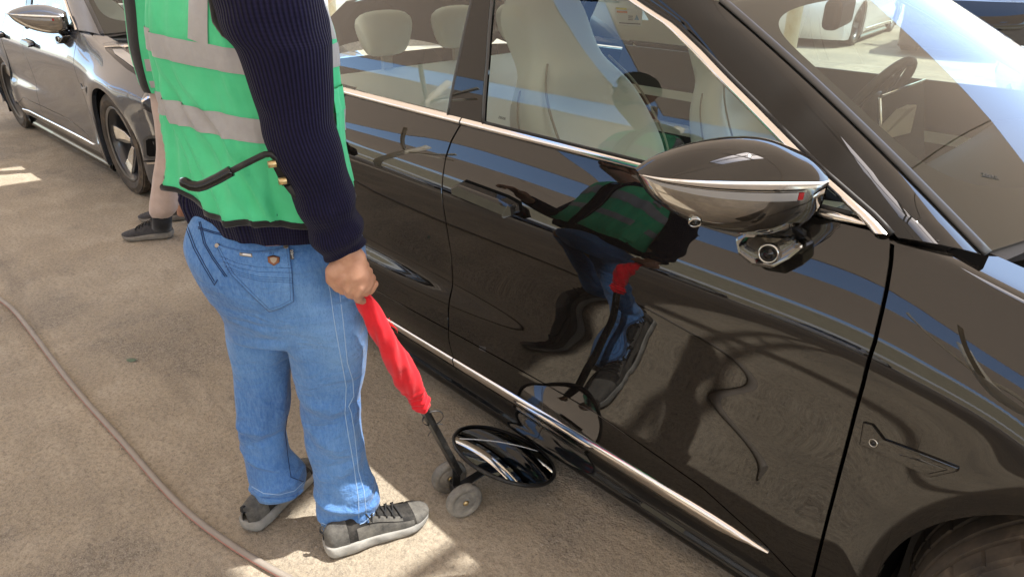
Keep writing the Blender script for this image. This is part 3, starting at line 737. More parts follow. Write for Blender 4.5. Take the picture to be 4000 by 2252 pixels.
    spanel('rear_bumper', lambda u, v: (-3.45-.35*(max(0, math.sin(PI*min(1, max(0, u)))))**.7*(1-.3*v*v), -math.cos(PI*min(1, max(0, u)))*lerp(W(-3.45, .3), W(-3.45, 1.0), v), lerp(.18, 1.06, v)), 40, 20, 0, P, r, close=False, cen=(-2.8, 0, .6))
    spanel('tailgate', lambda u, v: (lerp(-2.95, -3.74+.2*(2*u-1)**2, v), lerp(-1, 1, u)*lerp(.62, .70, v), lerp(1.40, 1.055, v)+.03*(1-(2*u-1)**2)), 20, 16, 0, M['windshield_glass'], r, close=False)
    spanel('roof', lambda u, v: (lerp(-2.96, -1.16+.15*(1-(2*u-1)**2), v), (2*u-1)*lerp(.62, .662, v), 1.492+.038*(1-(2*u-1)**2)-.10*max(0, (-2.0-lerp(-2.96, -1.1, v))/.9)**2), 24, 24, 0, M['roof_glass'], r, close=False)
    # windscreen: glass, printed dark border, rubber edge
    V = [ws(lerp(-.975, .975, i/30), lerp(.0, .985, j/24)) for i in range(31) for j in range(25)]
    gl = mk('windscreen', V, [(i*25+j, (i+1)*25+j, (i+1)*25+j+1, i*25+j+1) for i in range(30) for j in range(24)], M['windshield_glass'], r, local=True)
    V = []; n_ = 160
    for i in range(n_):                                   # rounded inner outline of the border
        a = 2*PI*i/n_; ca, sa = math.cos(a), math.sin(a); e = .34
        si = .925*math.copysign(abs(ca)**e, ca); ti = .545+.395*abs(sa)**e if sa > 0 else .545-.45*abs(sa)**e
        mx_ = max(abs(ca), abs(sa)); so, to = .985*ca/mx_, .5+.5*sa/mx_
        ti += .05*abs(si)**2*(1 if sa < 0 else 0)
        V += [ws(si, ti, -.004), ws(so, to, -.004)]
    mk('dark_border', V, [(2*i, 2*i+1, (2*i+3) % (2*n_), (2*i+2) % (2*n_)) for i in range(n_)], M['soft_black'], gl, local=True)
    for sg in (-1, 1): mb = MB(); mb.tube([ws(sg*.992, t, .003) for t in np.linspace(-.005, .99, 30)], [(.013, .005)]*30, 8, True, flat=(0, sg, -.3)); mb.build('windscreen_rubber', M['trim_rubber'], r, local=True)
    V = []                                               # cowl below the glass
    for i in range(25):
        s = lerp(-1, 1, i/24); V += [tuple(ws(s, .01, -.01)), (XB(s)+.002, s*.772, 1.045+.05*(1-s*s))]
    mk('cowl', V, [(2*i, 2*i+1, 2*i+3, 2*i+2) for i in range(24)], M['soft_black'], r, local=True)
    # tub, dashboard, seats, wheel
    mb = MB(); mb.box((-1.8, 0, .22), (2.8, 1.7, .04)); mb.box((-.38, 0, .62), (.03, 1.6, .8)); mb.box((-3.2, 0, .7), (.03, 1.4, .6)); mb.build('cabin_floor', M['dash_dark'], r, local=True)
    prof = [(-.40, 1.02), (-.48, 1.045), (-.60, 1.052), (-.74, 1.045), (-.81, 1.025), (-.835, .99), (-.82, .93), (-.80, .86), (-.82, .78), (-.78, .62), (-.70, .45)]
    V = [(x+.12*(1-s*s)*(1 if i < 3 else .3), s*.80, z+.01*(1-s*s)) for i, (x, z) in enumerate(prof) for s in np.linspace(-1, 1, 13)]
    mk('dashboard', V, [(i*13+j, i*13+j+1, (i+1)*13+j+1, (i+1)*13+j) for i in range(10) for j in range(12)], M['dash_dark'], r, local=True)
    mb = MB(); mb.box((-1.1, 0, .55), (.9, .22, .32)); bevel(mb.build('centre_console', M['dash_dark'], r, local=True), .02)
    seat(r, -1.53, -.39, 31, 1.22, .58); seat(r, -1.44, .39, 24, 1.08, .53)
    def bench(u, v):
        y = lerp(-.68, .68, u); z = lerp(.45, 1.10, v); sh = .05*math.cos(3*PI*u)**2*math.sin(PI*v)
        return -2.62-.34*v+.03*math.sin(PI*v)+sh*.4-.06*max(0, v-.9)*10*.4, y, z
    b_ = spanel('rear_bench', bench, 36, 20, 0, M['leather'], r, .12, .02)
    mb = MB(); mb.box((-2.42, 0, .42), (.55, 1.3, .2)); bevel(mb.build('cushion', M['leather'], b_, local=True), .06, 4)
    for y in (-.42, 0, .42):
        mb = MB(); mb.tube([(0, -.13, -.01), (0, -.11, 0), (0, -.05, 0), (0, .05, 0), (0, .11, 0), (0, .13, -.01)], [(.03, .07), (.05, .09), (.055, .1), (.055, .1), (.05, .09), (.03, .07)], 24, True, flat=(1, 0, 0))
        h_ = subsurf(mb.build('headrest', M['leather'], b_, local=True), 1); h_.location = (-2.98, y, 1.255)
        mb = MB(); mb.box((-2.98, y, 1.13), (.02, .05, .06)); mb.build('headrest_post', M['dash_light'], b_, local=True)
    return r

CARO = Vector((.17, 2.28, 0))
def side_pt(px, py):
    Y = 1.3; x = z = 0
    for _ in range(40):
        p = at_y(px, py, Y); x, z = p.x-CARO.x, p.z; Y = .5*Y+.5*(CARO.y-W(x, z))
    return x, z
def prism(name, poly, o0, o1, sd, m, parent, shrink=.0, bev=.003, dx=0.):
    """block standing on the door skin: outline in the skin, rising from offset o0 to o1"""
    xz = [(x+dx, z) for x, z in poly]; cx = sum(p[0] for p in xz)/len(xz); cz = sum(p[1] for p in xz)/len(xz); n_ = len(xz); V = []
    for o, s in ((o0, 1), (o1, 1-shrink)):
        for x, z in xz:
            x2, z2 = cx+(x-cx)*s, cz+(z-cz)*s; V.append((x2, sd*(W(x, z)+o), z2))
    F = [tuple(range(n_)), tuple(reversed(range(n_, 2*n_)))]+[(i, n_+i, n_+(i+1) % n_, (i+1) % n_) for i in range(n_)]
    if sd > 0: F = [tuple(reversed(f)) for f in F]
    o = mk(name, V, F, m, parent, False, local=True)
    if bev: add_mod(o, 'BEVEL', width=bev, segments=2, limit_method='ANGLE', angle_limit=R(25))
    return o
def lens(parent, c, d, rad, name='camera_lens'):
    q = Vector((0, 0, 1)).rotation_difference(Vector(d).normalized()).to_matrix().to_4x4(); A = Matrix.Translation(c) @ q
    mb = MB(); mb.lathe([(rad, -.012), (rad*1.02, .0), (rad*.9, .004), (rad*.8, .001), (rad*.76, -.004)], 32, A); o = mb.build(name, M['dark_chrome'], parent, local=True)
    mb = MB(); mb.lathe([(rad*.78, -.003), (rad*.5, -.001), (rad*.45, .003), (rad*.25, .003), (rad*.22, .0045), (.0005, .006)], 32, A); mb.build(name, M['gloss_black'], parent, local=True)
    return o
def door_mirror(parent, sd, paint):
    tip = Vector((-.945, 1.212, 1.210)); inn = Vector((-.745, .888, 1.186)); ax = inn-tip
    n_ = Vector((.85, .52, 0)).normalized(); up = Vector((0, 0, 1))
    us = [0, .06, .15, .3, .45, .6, .75, .87, .95, 1]
    HT = Spline(us, [.004, .020, .036, .055, .066, .070, .064, .050, .038, .026]); HB = Spline(us, [.004, .040, .070, .100, .118, .128, .130, .122, .112, .098]); DP = Spline(us, [.006, .028, .046, .062, .070, .073, .072, .068, .062, .052])
    def pt(u, th, off=0.):
        c = tip+ax*u; d = DP(u)+off; s = math.sin(th); cc = math.cos(th); h_ = (HT(u) if s > 0 else HB(u))+off
        fx = math.copysign(abs(cc)**(.85 if s > 0 else .55), cc)*d
        if cc < 0: fx *= .55
        p = c+n_*fx+up*math.copysign(abs(s)**.9, s)*h_+n_*(-.02*max(0, s)-.016*max(0, -s)**2.5); return Vector((p.x, sd*p.y, p.z))
    def part(name, t0, t1, off, m, u0=0, u1=1, nu=40, nv=20, wob=0, par=None):
        V = [pt(lerp(u0, u1, i/nu), lerp(t0, t1, j/nv), off+(wob if i % 2 else 0)) for i in range(nu+1) for j in range(nv+1)]
        F = [(i*(nv+1)+j, (i+1)*(nv+1)+j, (i+1)*(nv+1)+j+1, i*(nv+1)+j+1) for i in range(nu) for j in range(nv)]
        if sd < 0: F = [tuple(reversed(f)) for f in F]
        return mk(name, V, F, m, par or parent, True, local=True)
    top = part('mirror_housing', .05, PI-.02, 0, M[paint])
    part('housing_lower', -.06, -PI+.02, -.002, M['dark_chrome'], par=top)
    part('housing_moulding', .06, -.05, .0025, M['chrome'], .01, .995, par=top, nv=4)
    part('indicator_lamp', -.10, -.22, .002, M['lens_clear'], .02, .80, 150, 3, .0012, top)
    part('indicator_lamp', -.105, -.215, .0021, M['red_lens'], .803, .835, 6, 3, 0, top)
    part('indicator_frame', -.08, -.24, .0008, M['dark_chrome'], .012, .85, 60, 3, 0, top)
    part('mirror_glass', PI-.6, PI+.9, -.004, M['mirror'], .08, .92, par=top)
    ring = [pt(1, 2*PI*i/48-PI) for i in range(48)]; mk('housing_end', ring, [tuple(range(48))], M['gloss_black'], top, False, local=True)
    p = pt(.30, -1.05, .002); lens(top, p, (.5, sd*.55, -.45), .013)
    # foot on the door with its own camera
    poly = [side_pt(*q) for q in ((2905, 905), (2945, 885), (3120, 890), (3190, 945), (3135, 990), (3060, 1030), (2975, 1018), (2920, 975))]
    f_ = prism('mirror_foot', list(reversed(poly)), -.004, .050, sd, M['pod_black'], top, .06, .008)
    cx, cz = side_pt(3030, 975); lens(f_, Vector((cx+.012, sd*(W(cx, cz)+.058), cz+.012)), (.30, sd*.9, .12), .021)
    mb = MB(); a = Vector((-.775, sd*.90, 1.05)); b = Vector((-.80, sd*.98, 1.13)); mb.tube([a, a.lerp(b, .5), b], [(.05, .03)]*3, 16, flat=(1, 0, 0)); mb.build('mirror_arm', M['gloss_black'], top, local=True)
def details(r, paint):
    for sd in (-1, 1):
        fdoor = [c for c in r.children if c.name.startswith('front_door') and (c.data.vertices[0].co.y*sd > 0)][0]
        rdoor = [c for c in r.children if c.name.startswith('rear_door') and (c.data.vertices[0].co.y*sd > 0)][0]
        hp = [side_pt(*q) for q in ((1793, 722), (1822, 706), (1990, 768), (2036, 793), (2041, 828), (2012, 840), (1850, 778), (1797, 752))]
        for d_, dx in ((fdoor, 0), (rdoor, -.93)):
            h_ = prism('door_handle', list(reversed(hp)), .004, .043, sd, M['gloss_black'], d_, .05, .006, dx)
            prism('handle_recess', list(reversed([(x, z+.004) for x, z in hp])), -.004, .0012, sd, M['void_black'], d_, 0, 0, dx)
            prism('handle_cap', list(reversed([(x, z) for x, z in (hp[3], hp[4], hp[5], (hp[5][0]-.012, hp[5][1]+.002), (hp[3][0]-.012, hp[3][1]+.001))])), .03, .0445, sd, M['gloss_black'], d_, 0, .001, dx)
        wing = [c for c in r.children if c.name.startswith('front_wing') and (c.data.vertices[0].co.y*sd > 0)][0]
        tp = [side_pt(*q) for q in ((3368, 1642), (3405, 1652), (3452, 1712), (3600, 1765), (3754, 1824), (3750, 1840), (3640, 1864), (3500, 1800), (3352, 1732))]
        t_ = prism('wing_trim', list(reversed(tp)), -.004, .005, sd, M[paint], wing, .05, .0015)
        ip = [side_pt(*q) for q in ((3500, 1762), (3600, 1785), (3716, 1829), (3632, 1848))]
        prism('wing_vent', list(reversed(ip)), .004, .007, sd, M[paint], t_, .12, .001)
        cx, cz = side_pt(3416, 1724); lens(t_, Vector((cx, sd*(W(cx, cz)+.004), cz)), (-.2, sd, .1), .009)
        door_mirror(r, sd, paint)
    # steering wheel on the left seat side
    sw = Vector((-1.12, .39, 1.10)); axis = Vector((-.87, 0, .50)).normalized(); A = Matrix.Translation(sw) @ Vector((0, 0, 1)).rotation_difference(axis).to_matrix().to_4x4()
    mb = MB(); mb.tube([A @ Vector((.178*math.cos(2*PI*i/40), .186*math.sin(2*PI*i/40), 0)) for i in range(41)], .0165, 12, False); s_ = mb.build('steering_wheel', M['soft_black'], r, local=True)
    mb = MB(); mb.lathe([(.001, .01), (.05, .005), (.062, -.03), (.045, -.08)], 24, A)
    for a in (0, PI, -PI/2): mb.bar(A @ Vector((0, 0, -.02)), A @ Vector((.17*math.sin(a+PI/2), .17*math.cos(a+PI/2), 0)), .03, .012)
    mb.build('wheel_hub', M['soft_black'], s_, local=True)
    # free-standing screen in the middle of the dashboard and the cluster hood
    def slab(name, corners, th, m, par, edge=None):
        a = [Vector(q) for q in corners]; nn = (a[1]-a[0]).cross(a[3]-a[0]).normalized(); V = a+[q+nn*th for q in a]
        o = mk(name, V, [(0, 1, 2, 3), (7, 6, 5, 4), (0, 4, 5, 1), (1, 5, 6, 2), (2, 6, 7, 3), (3, 7, 4, 0)], m, par, False, local=True); return bevel(o, .004, 2)
    L = lambda px, py, Y: at_y(px, py, Y)-CARO
    a, b = L(3408, 378, 2.13), L(3640, 322, 2.47)
    a.x = b.x = (a.x+b.x)/2; dn = Vector((.06, 0, -.235))
    sc_ = slab('centre_screen', (a, b, b+dn, a+dn), .014, M['screen'], r)
    strip('screen_edge', [a+Vector((0, 0, .004)), b+Vector((0, 0, .004))], .006, .004, M['chrome'], sc_)
    strip('screen_edge', [a+Vector((0, -.003, 0)), a+dn], .005, .004, M['chrome'], sc_)
    c0 = [L(px, py, Y) for px, py, Y in ((3420, 556, 2.02), (3545, 425, 2.17), (3585, 408, 2.25), (3560, 520, 2.17))]
    cl = mk('screen_bracket', c0+[q+Vector((-.03, 0, -.005)) for q in c0], [(0, 1, 2, 3), (7, 6, 5, 4), (0, 4, 5, 1), (1, 5, 6, 2), (2, 6, 7, 3), (3, 7, 4, 0)], M['dash_light'], r, False, local=True); bevel(cl, .004)
    # inside mirror
    mb = MB(); mb.box((-1.13, .0, 1.425), (.05, .27, .085), .25); bevel(mb.build('inside_mirror', M['soft_black'], r, local=True), .018, 3)
    # wiper along the foot of the glass
    p0 = at_y(3816, 908, 1.66)-CARO; p1 = at_y(4000, 874, 1.86)-CARO; p1 = p0+(p1-p0)*2.6
    mb = MB(); mb.tube([p0.lerp(p1, i/12) for i in range(13)], [(.005, .008)]+[(.010, .011)]*11+[(.006, .008)], 8, True, flat=(0, 0, 1)); wp = mb.build('wiper', M['matt_black'], r, local=True)
    mb = MB(); mb.tube([p0.lerp(p1, i/12)+Vector((.002, -.002, .012)) for i in range(13)], [(.004, .006)]*13, 6, True, flat=(0, 0, 1)); mb.build('wiper_edge', M['trim_rubber'], wp, local=True)
def patch(name, top, bot, b, off, m, parent, nu=16, nv=8, th=.0):
    """piece lying on a built surface: top and bottom outlines in photo pixels, dropped on the surface along the sight line"""
    def al(pl, t):
        d = [0]
        for p, q in zip(pl, pl[1:]): d.append(d[-1]+math.dist(p, q))
        return [interp(t*d[-1], d, [p[k] for p in pl]) for k in (0, 1)]
    V = []; ok = []
    for i in range(nu+1):
        A, B = al(top, i/nu), al(bot, i/nu)
        for j in range(nv+1):
            p, nn = hit(b, lerp(A[0], B[0], j/nv), lerp(A[1], B[1], j/nv), off)
            ok.append(p is not None); V.append(p if p is not None else Vector((0, 0, 0)))
    n2 = nv+1; F = [(i*n2+j, i*n2+j+1, (i+1)*n2+j+1, (i+1)*n2+j) for i in range(nu) for j in range(nv)]
    F = [f for f in F if all(ok[q] for q in f)]; used = sorted({q for f in F for q in f}); ix = {q: i for i, q in enumerate(used)}
    V = [V[q] for q in used]; F = [tuple(ix[q] for q in f) for f in F]
    o = mk(name, V, F, m, parent, True)
    if th: add_mod(o, 'SOLIDIFY', thickness=th, offset=0)
    return o
def repaint(r, old, new):
    for c in r.children_recursive:
        if c.type == 'MESH':
            for s in c.material_slots:
                if s.material and s.material.name == old: s.link = 'OBJECT'; s.material = M[new]

grey_car = build_car('grey_car', 'dark grey car parked behind the black car, front wheel and headlamp in view', None, 'grey_paint')
details(grey_car, 'grey_paint')
black_car = copy_tree(grey_car); black_car.name = 'black_car'
black_car['label'] = 'glossy black car in the foreground with pale seats and bright window mouldings'
repaint(black_car, 'grey_paint', 'black_paint')
black_car.location = CARO
for c in black_car.children:
    if c.name.startswith('wheel') and c.location.x > -1: c.rotation_euler.z = R(17); c.location.y += .0
for c in black_car.children:
    if c.name.startswith(('roof_rail', 'windscreen_pillar')) and c.type == 'MESH':
        for s in c.material_slots:
            if s.material == M['black_paint']: s.material = M['gloss_black']
grey_car.location = (-5.45, 2.235, 0); grey_car.rotation_euler = (0, 0, R(2.45)); grey_car.scale = (.978,)*3
bg_ = bvh_of(*[c for c in grey_car.children if c.name.startswith(('front_bumper', 'bonnet', 'front_wing'))])
lm = patch('headlamp', [(410, 188), (455, 183), (510, 183), (533, 222)], [(412, 194), (450, 232), (495, 270), (553, 305)], bg_, .004, M['lamp_dark'], grey_car, 20, 8)
patch('lamp_strip', [(408, 185), (455, 180), (512, 180)], [(410, 190), (455, 187), (512, 188)], bg_, .008, M['chrome'], lm, 12, 2)
patch('lamp_lens', [(440, 197), (480, 197), (520, 225)], [(450, 215), (490, 243), (540, 280)], bg_, .008, M['lens_clear'], lm, 10, 4)
fl = patch('fog_lamp', [(560, 398), (580, 383), (612, 380)], [(566, 425), (590, 440), (612, 440)], bg_, .006, M['lamp_dark'], grey_car, 10, 6)
patch('lamp_ring', [(556, 396), (578, 379), (612, 376)], [(561, 401), (581, 387), (612, 384)], bg_, .009, M['chrome'], fl, 10, 2)
vt = patch('intake_vent', [(560, 545), (575, 530), (615, 528)], [(565, 612), (582, 622), (615, 618)], bg_, .005, M['trim_rubber'], grey_car, 10, 8)
patch('vent_opening', [(573, 548), (584, 541), (615, 540)], [(577, 604), (588, 611), (615, 609)], bg_, .008, M['void_black'], vt, 10, 8)
patch('bumper_moulding', [(575, 634), (615, 632)], [(577, 641), (615, 639)], bg_, .006, M['chrome'], grey_car, 6, 2)
patch('lower_lip', [(500, 640), (560, 628), (620, 625)], [(502, 643), (560, 632), (620, 629)], bg_, .003, M['void_black'], grey_car, 12, 2)
CARGRP = 'cars parked beyond the black car'
def parked(paint, x, y, rz, label, grp=CARGRP):
    c = copy_tree(grey_car); c.name = {'white_paint': 'white_car', 'blue_paint': 'blue_car', 'silver_paint': 'silver_car', 'grey_paint': 'grey_car', 'black_paint': 'black_car'}[paint]
    c['label'] = label; c['group'] = grp; repaint(c, 'grey_paint', paint); c.location = (x, y, 0); c.rotation_euler = (0, 0, rz); c.scale = (1, 1, 1); return c
parked('white_paint', -6.35, 13.6, -PI/2+.15, 'white car parked nose towards us, seen through the windscreen of the black car')
parked('black_paint', -3.65, 13.9, -PI/2+.12, 'dark car parked right of the white car, seen through the windscreen')
parked('blue_paint', -1.2, 16.5, -PI/2+.1, 'dark blue car with black grille at the top right corner')
parked('silver_paint', -9.6, 13.4, -PI/2+.15, 'silver car parked beyond, seen through the front side window')
for x, pc, lb in ((-14.5, 'white_paint', 'white car parked across the yard, reflected in the black doors'), (-11.4, 'grey_paint', 'grey car parked across the yard, reflected in the black doors'), (-7.9, 'silver_paint', 'silver car parked across the yard, reflected in the black doors'), (-3.4, 'white_paint', 'white car parked across the yard nearest the camera, reflected in the black doors')):
    parked(pc, x, -9.2, PI/2, lb, 'cars parked across the yard')
parked('white_paint', -15.2, 12.6, -PI/2+.2, 'white car parked far beyond, seen through the rear side window')

# ================================================================== PEOPLE
def zs_of(px, py, D): p = at_d(px, py, D); return p.z, p.dot(RT)
def rows3(rows):
    """rows of (photo y, left x, right x, depth) -> level rings: centre point, half width"""
    out = []
    for (y, xl, xr, D) in rows:
        a, b = at_d(xl, y, D), at_d(xr, y, D); out.append(((a+b)/2, (b-a).length/2))
    return out
def ringloft(rings, ratio=.9, k=48, e=.9, disp=None, tilt=None, nsub=4, fold=.0):
    """rings resampled smoothly up the axis; returns verts, faces(side), k, n"""
    n = len(rings); t = list(range(n))
    sp = [Spline(t, [r[0][q] for r in rings]) for q in range(3)]+[Spline(t, [r[1] for r in rings])]
    rt_ = Spline(t, ratio) if isinstance(ratio, (list, tuple)) else (lambda q: ratio)
    tl = Spline(t, tilt) if tilt else (lambda q: 0.)
    V = []; m_ = (n-1)*nsub
    for i in range(m_+1):
        q = i/nsub; c = Vector((sp[0](q), sp[1](q), sp[2](q))); h = sp[3](q); b = h*rt_(q)
        for j in range(k):
            a = 2*PI*j/k; ca, sa = math.cos(a), math.sin(a)
            ra = h*math.copysign(abs(ca)**e, ca); rb = b*math.copysign(abs(sa)**e, sa)
            d = disp(a, q/(n-1)) if disp else 0
            p = c+RT*(ra+ca*d)+HD*(rb+sa*d); p.z += ra*tl(q); V.append(p)
    F = [(i*k+j, i*k+(j+1) % k, (i+1)*k+(j+1) % k, (i+1)*k+j) for i in range(m_) for j in range(k)]
    return V, F, k, m_+1
def capped(V, F, k, n): return V, F+[tuple(range(k)), tuple(reversed(range((n-1)*k, n*k)))]
def looptube(b, pts, r, m, name, parent, off=.001, step=12, k=6):
    pp = []
    for x, y in poly_resample(pts, step):
        p, nn = hit(b, x, y, off)
        if p is not None: pp.append(p)
    mb = MB(); mb.tube(pp, r, k); return mb.build(name, m, parent)

# ---- a shoe: heel and toe on the ground
def shoe(parent, heel, toe, up_m, side_m, sole_m, lace_m, sc=1.0, cushion=True):
    heel = Vector(heel); toe = Vector(toe); ax = (toe-heel).normalized(); sdv = ax.cross(Vector((0, 0, 1))); L = (toe-heel).length
    T = [0, .03, .1, .2, .32, .45, .58, .7, .8, .88, .94, .98, 1.0]
    WS = Spline(T, [.012, .027, .036, .039, .038, .039, .044, .050, .051, .046, .035, .020, .006])
    Z0 = Spline(T, [.020, .010, .003, .0, .0, .0, .0, .0, .002, .007, .013, .020, .027])
    ZS_ = Spline(T, [.050, .050, .048, .046, .043, .040, .037, .035, .034, .034, .036, .038, .040])
    HU = Spline(T, [.085, .098, .108, .110, .112, .106, .088, .072, .062, .055, .049, .044, .041])
    out = []; k = 28; nn = 40
    # sole
    V = []
    for i in range(nn+1):
        t = i/nn; w_, z0, z1 = WS(t)*sc, Z0(t)*sc, ZS_(t)*sc
        bul = .006*math.sin(t*26)*.4
        for (fy, fz) in ((-.80, 0), (-.97, .15), (-1.06, .42), (-1.05, .68), (-1.0, .92), (-.93, 1), (.93, 1), (1.0, .92), (1.05, .68), (1.06, .42), (.97, .15), (.80, 0)):
            V.append(heel+ax*(t*L)+sdv*(fy*(w_+.004+bul*(1 if abs(fy) > 1 else 0)))+Vector((0, 0, lerp(z0, z1, fz))))
    F = [(i*12+j, i*12+(j+1) % 12, (i+1)*12+(j+1) % 12, (i+1)*12+j) for i in range(nn) for j in range(12)]+[tuple(reversed(range(12))), tuple(range(nn*12, nn*12+12))]
    out.append(subsurf(mk('sole', V, F, sole_m, parent), 1))
    def up(t, th, off=0.):                             # th 0 one side .. pi other side over the top
        w_ = (WS(t)-.003)*sc+off; zb = ZS_(t)*sc-.004; h = HU(t)*sc-zb+off; c_ = math.cos(th); s_ = max(0, math.sin(th))
        wid = w_*math.copysign(abs(c_)**.75, c_)*(1-.38*s_**2*sstep(.75, .3, t)); return heel+ax*(t*L+.004)+sdv*wid+Vector((0, 0, zb+h*s_**.8))
    def part(name, t0, t1, a0, a1, off, m, nu=30, nv=24):
        V = [up(lerp(t0, t1, i/nu), lerp(a0, a1, j/nv), off) for i in range(nu+1) for j in range(nv+1)]
        F = [(i*(nv+1)+j, (i+1)*(nv+1)+j, (i+1)*(nv+1)+j+1, i*(nv+1)+j+1) for i in range(nu) for j in range(nv)]
        o = mk(name, V, F, m, parent); return o
    u_ = part('shoe_upper', .0, .985, 0, PI, 0, up_m); out.append(u_)
    if side_m:
        part('heel_panel', .0, .20, 0, PI, .0018, side_m, 12, 24)
        for a0, a1 in ((0, .55), (PI-.55, PI)): part('side_panel', .28, .80, a0, a1*1.0, .0018, side_m, 20, 8)
        part('toe_panel', .82, .985, 0, PI, .0018, side_m, 10, 24)
        for a0, a1 in ((.62, 1.0), (PI-1.0, PI-.62)): part('eyelet_panel', .40, .70, a0, a1, .0020, side_m, 16, 6)
    for i in range(5):
        t = lerp(.42, .68, i/4); mb = MB(); mb.tube([up(t+.015*math.sin(a*2), a, .004) for a in np.linspace(PI*.28, PI*.72, 9)], .0032, 6); mb.build('shoelace', lace_m, u_)
        if i < 4:
            t2 = t+.065; mb = MB(); mb.tube([up(lerp(t, t2, (q+1)/2), PI/2+q*.55, .006) for q in np.linspace(-1, 1, 7)], .003, 6); mb.build('shoelace', lace_m, u_)
    mb = MB(); mb.tube([up(.40, PI/2+.1, .006), up(.37, PI/2+.5, .018), up(.40, PI/2+.9, .012), up(.43, PI/2+.4, .008)], .0028, 6); mb.tube([up(.41, PI/2-.1, .006), up(.38, PI/2-.5, .018), up(.42, PI/2-.9, .012), up(.44, PI/2-.4, .008)], .0028, 6); mb.build('shoelace', lace_m, u_)
    if side_m:
        mb = MB(); p = heel+ax*.006+Vector((0, 0, .085)); mb.tube([p, p-ax*.009+Vector((0, 0, .010)), p-ax*.006+Vector((0, 0, .024)), p+ax*.004+Vector((0, 0, .022))], [(.006, .002)]*4, 8, True, flat=sdv); mb.build('pull_tab', lace_m, u_)
    return out

# ------------------------------------------------------------------ the inspector, seen from behind
BASE1 = Vector((-1.55, .70, 0))
P1 = thing('person', 'person in a green reflective vest and blue jeans holding a red wrapped rod', 'person', BASE1)
PF = Vector((-.27, .963, 0)).normalized(); PR = Vector((PF.y, -PF.x, 0))
DC = 1.575
EL = [(510, -130), (515, -60), (524, 0), (556, 138), (574, 207), (612, 309), (638, 386), (655, 469), (666, 552), (672, 662), (676, 747), (700, 830)]
ER = [(1255, -130), (1278, -60), (1295, 0), (1308, 100), (1322, 248), (1330, 331), (1346, 436), (1354, 552), (1368, 640), (1380, 711), (1386, 790), (1390, 880)]
lz = sorted(zs_of(x, y, DC+.02) for x, y in EL); rz_ = sorted(zs_of(x, y, DC-.02) for x, y in ER)
psi = math.acos(max(-1, min(1, PR.dot(RT)))); BR_ = .60
KSUP = max(math.cos(psi)*abs(math.cos(t))**.80+BR_*math.sin(psi)*abs(math.sin(t))**.80 for t in np.linspace(0, PI/2, 200))
def torso(z, th, off=0.):
    """vest surface: th measured from the person's right, through the front"""
    sl = interp(z, [q[0] for q in lz], [q[1] for q in lz]); sr = interp(z, [q[0] for q in rz_], [q[1] for q in rz_])
    h = (sr-sl)/2; a = h/KSUP-.014; b = a*BR_
    if z > 1.40: f = max(0., 1-((z-1.40)/.16)**2)**.5 if z < 1.56 else 0.; f = max(f, .30); a = a*lerp(.62, 1, f); b = b*lerp(.5, 1, f)
    c = RT*((sl+sr)/2)+HD*DC
    ca, sa = math.cos(th), math.sin(th); e = .80
    return c+PR*((a+off)*math.copysign(abs(ca)**e, ca))+PF*((b+off)*math.copysign(abs(sa)**e, sa))+Vector((0, 0, z))
def vfold(z, th):
    d = .013*noise.noise(Vector((th*2.2, z*1.6, 3)))+.010*noise.noise(Vector((th*5, z*4.5, 9)))+.004*noise.noise(Vector((th*11+z*6, z*9, 2)))
    d += .010*math.sin(th*7+z*3+1)*sstep(1.30, 1.03, z)+.004*math.sin(th*17+2*math.sin(z*9))*sstep(1.25, 1.03, z)
    # creases running down and to the right below the arm
    for (t0, z0, sl_, wd, am) in ((4.35, 1.26, .9, .06, .016), (4.7, 1.16, 1.1, .05, .015), (4.1, 1.13, .8, .05, .014), (4.95, 1.24, 1.3, .045, .013), (3.75, 1.22, .6, .05, .013), (4.5, 1.33, 1.2, .04, .010), (3.95, 1.30, .5, .045, .010)):
        q = (th-t0)-sl_*(z0-z)*2.2; d += am*math.exp(-(q/wd)**2)*sstep(1.42, 1.25, z)
    return d
HEM = lambda th: 1.086-.020*math.cos(th)+.012*math.sin(th*2+.6)+.006*math.sin(th*5)
def vest_part(name, z0, z1, t0, t1, off, m, parent, nu=120, nv=40, tl_=0, zf=None):
    V = []
    for i in range(nu+1):
        t = lerp(t0, t1, i/nu); tz = -.020*math.cos(t)*tl_
        for j in range(nv+1):
            za = (zf(t) if zf else z0+tz); z = lerp(za, z1+tz, j/nv); V.append(torso(z, t, off+vfold(z, t)))
    F = [(i*(nv+1)+j, (i+1)*(nv+1)+j, (i+1)*(nv+1)+j+1, i*(nv+1)+j+1) for i in range(nu) for j in range(nv)]
    return mk(name, V, F, m, parent)
FR = PI/2                                               # front of the body
vest = vest_part('vest', 0, 1.555, FR+.10, FR+2*PI-.10, .010, M['vest_green'], P1, 170, 60, zf=HEM)
bv = bvh_of(vest)
for z0, z1 in ((1.390, 1.438), (1.252, 1.302)):
    vest_part('reflective_band', z0, z1, FR+.11, FR+2*PI-.11, .0125, M['band_grey'], vest, 170, 6, 1)
# upright bands over the shoulders: back left and front right
patch('reflective_band', [(744, -60), (813, -60)], [(737, 150), (815, 180)], bv, .0028, M['band_grey'], vest, 8, 14)
for t0, t1 in ((.30, .62), (PI-.62, PI-.30)): vest_part('reflective_band', 1.43, 1.54, t0, t1, .0128, M['band_grey'], vest, 10, 16)
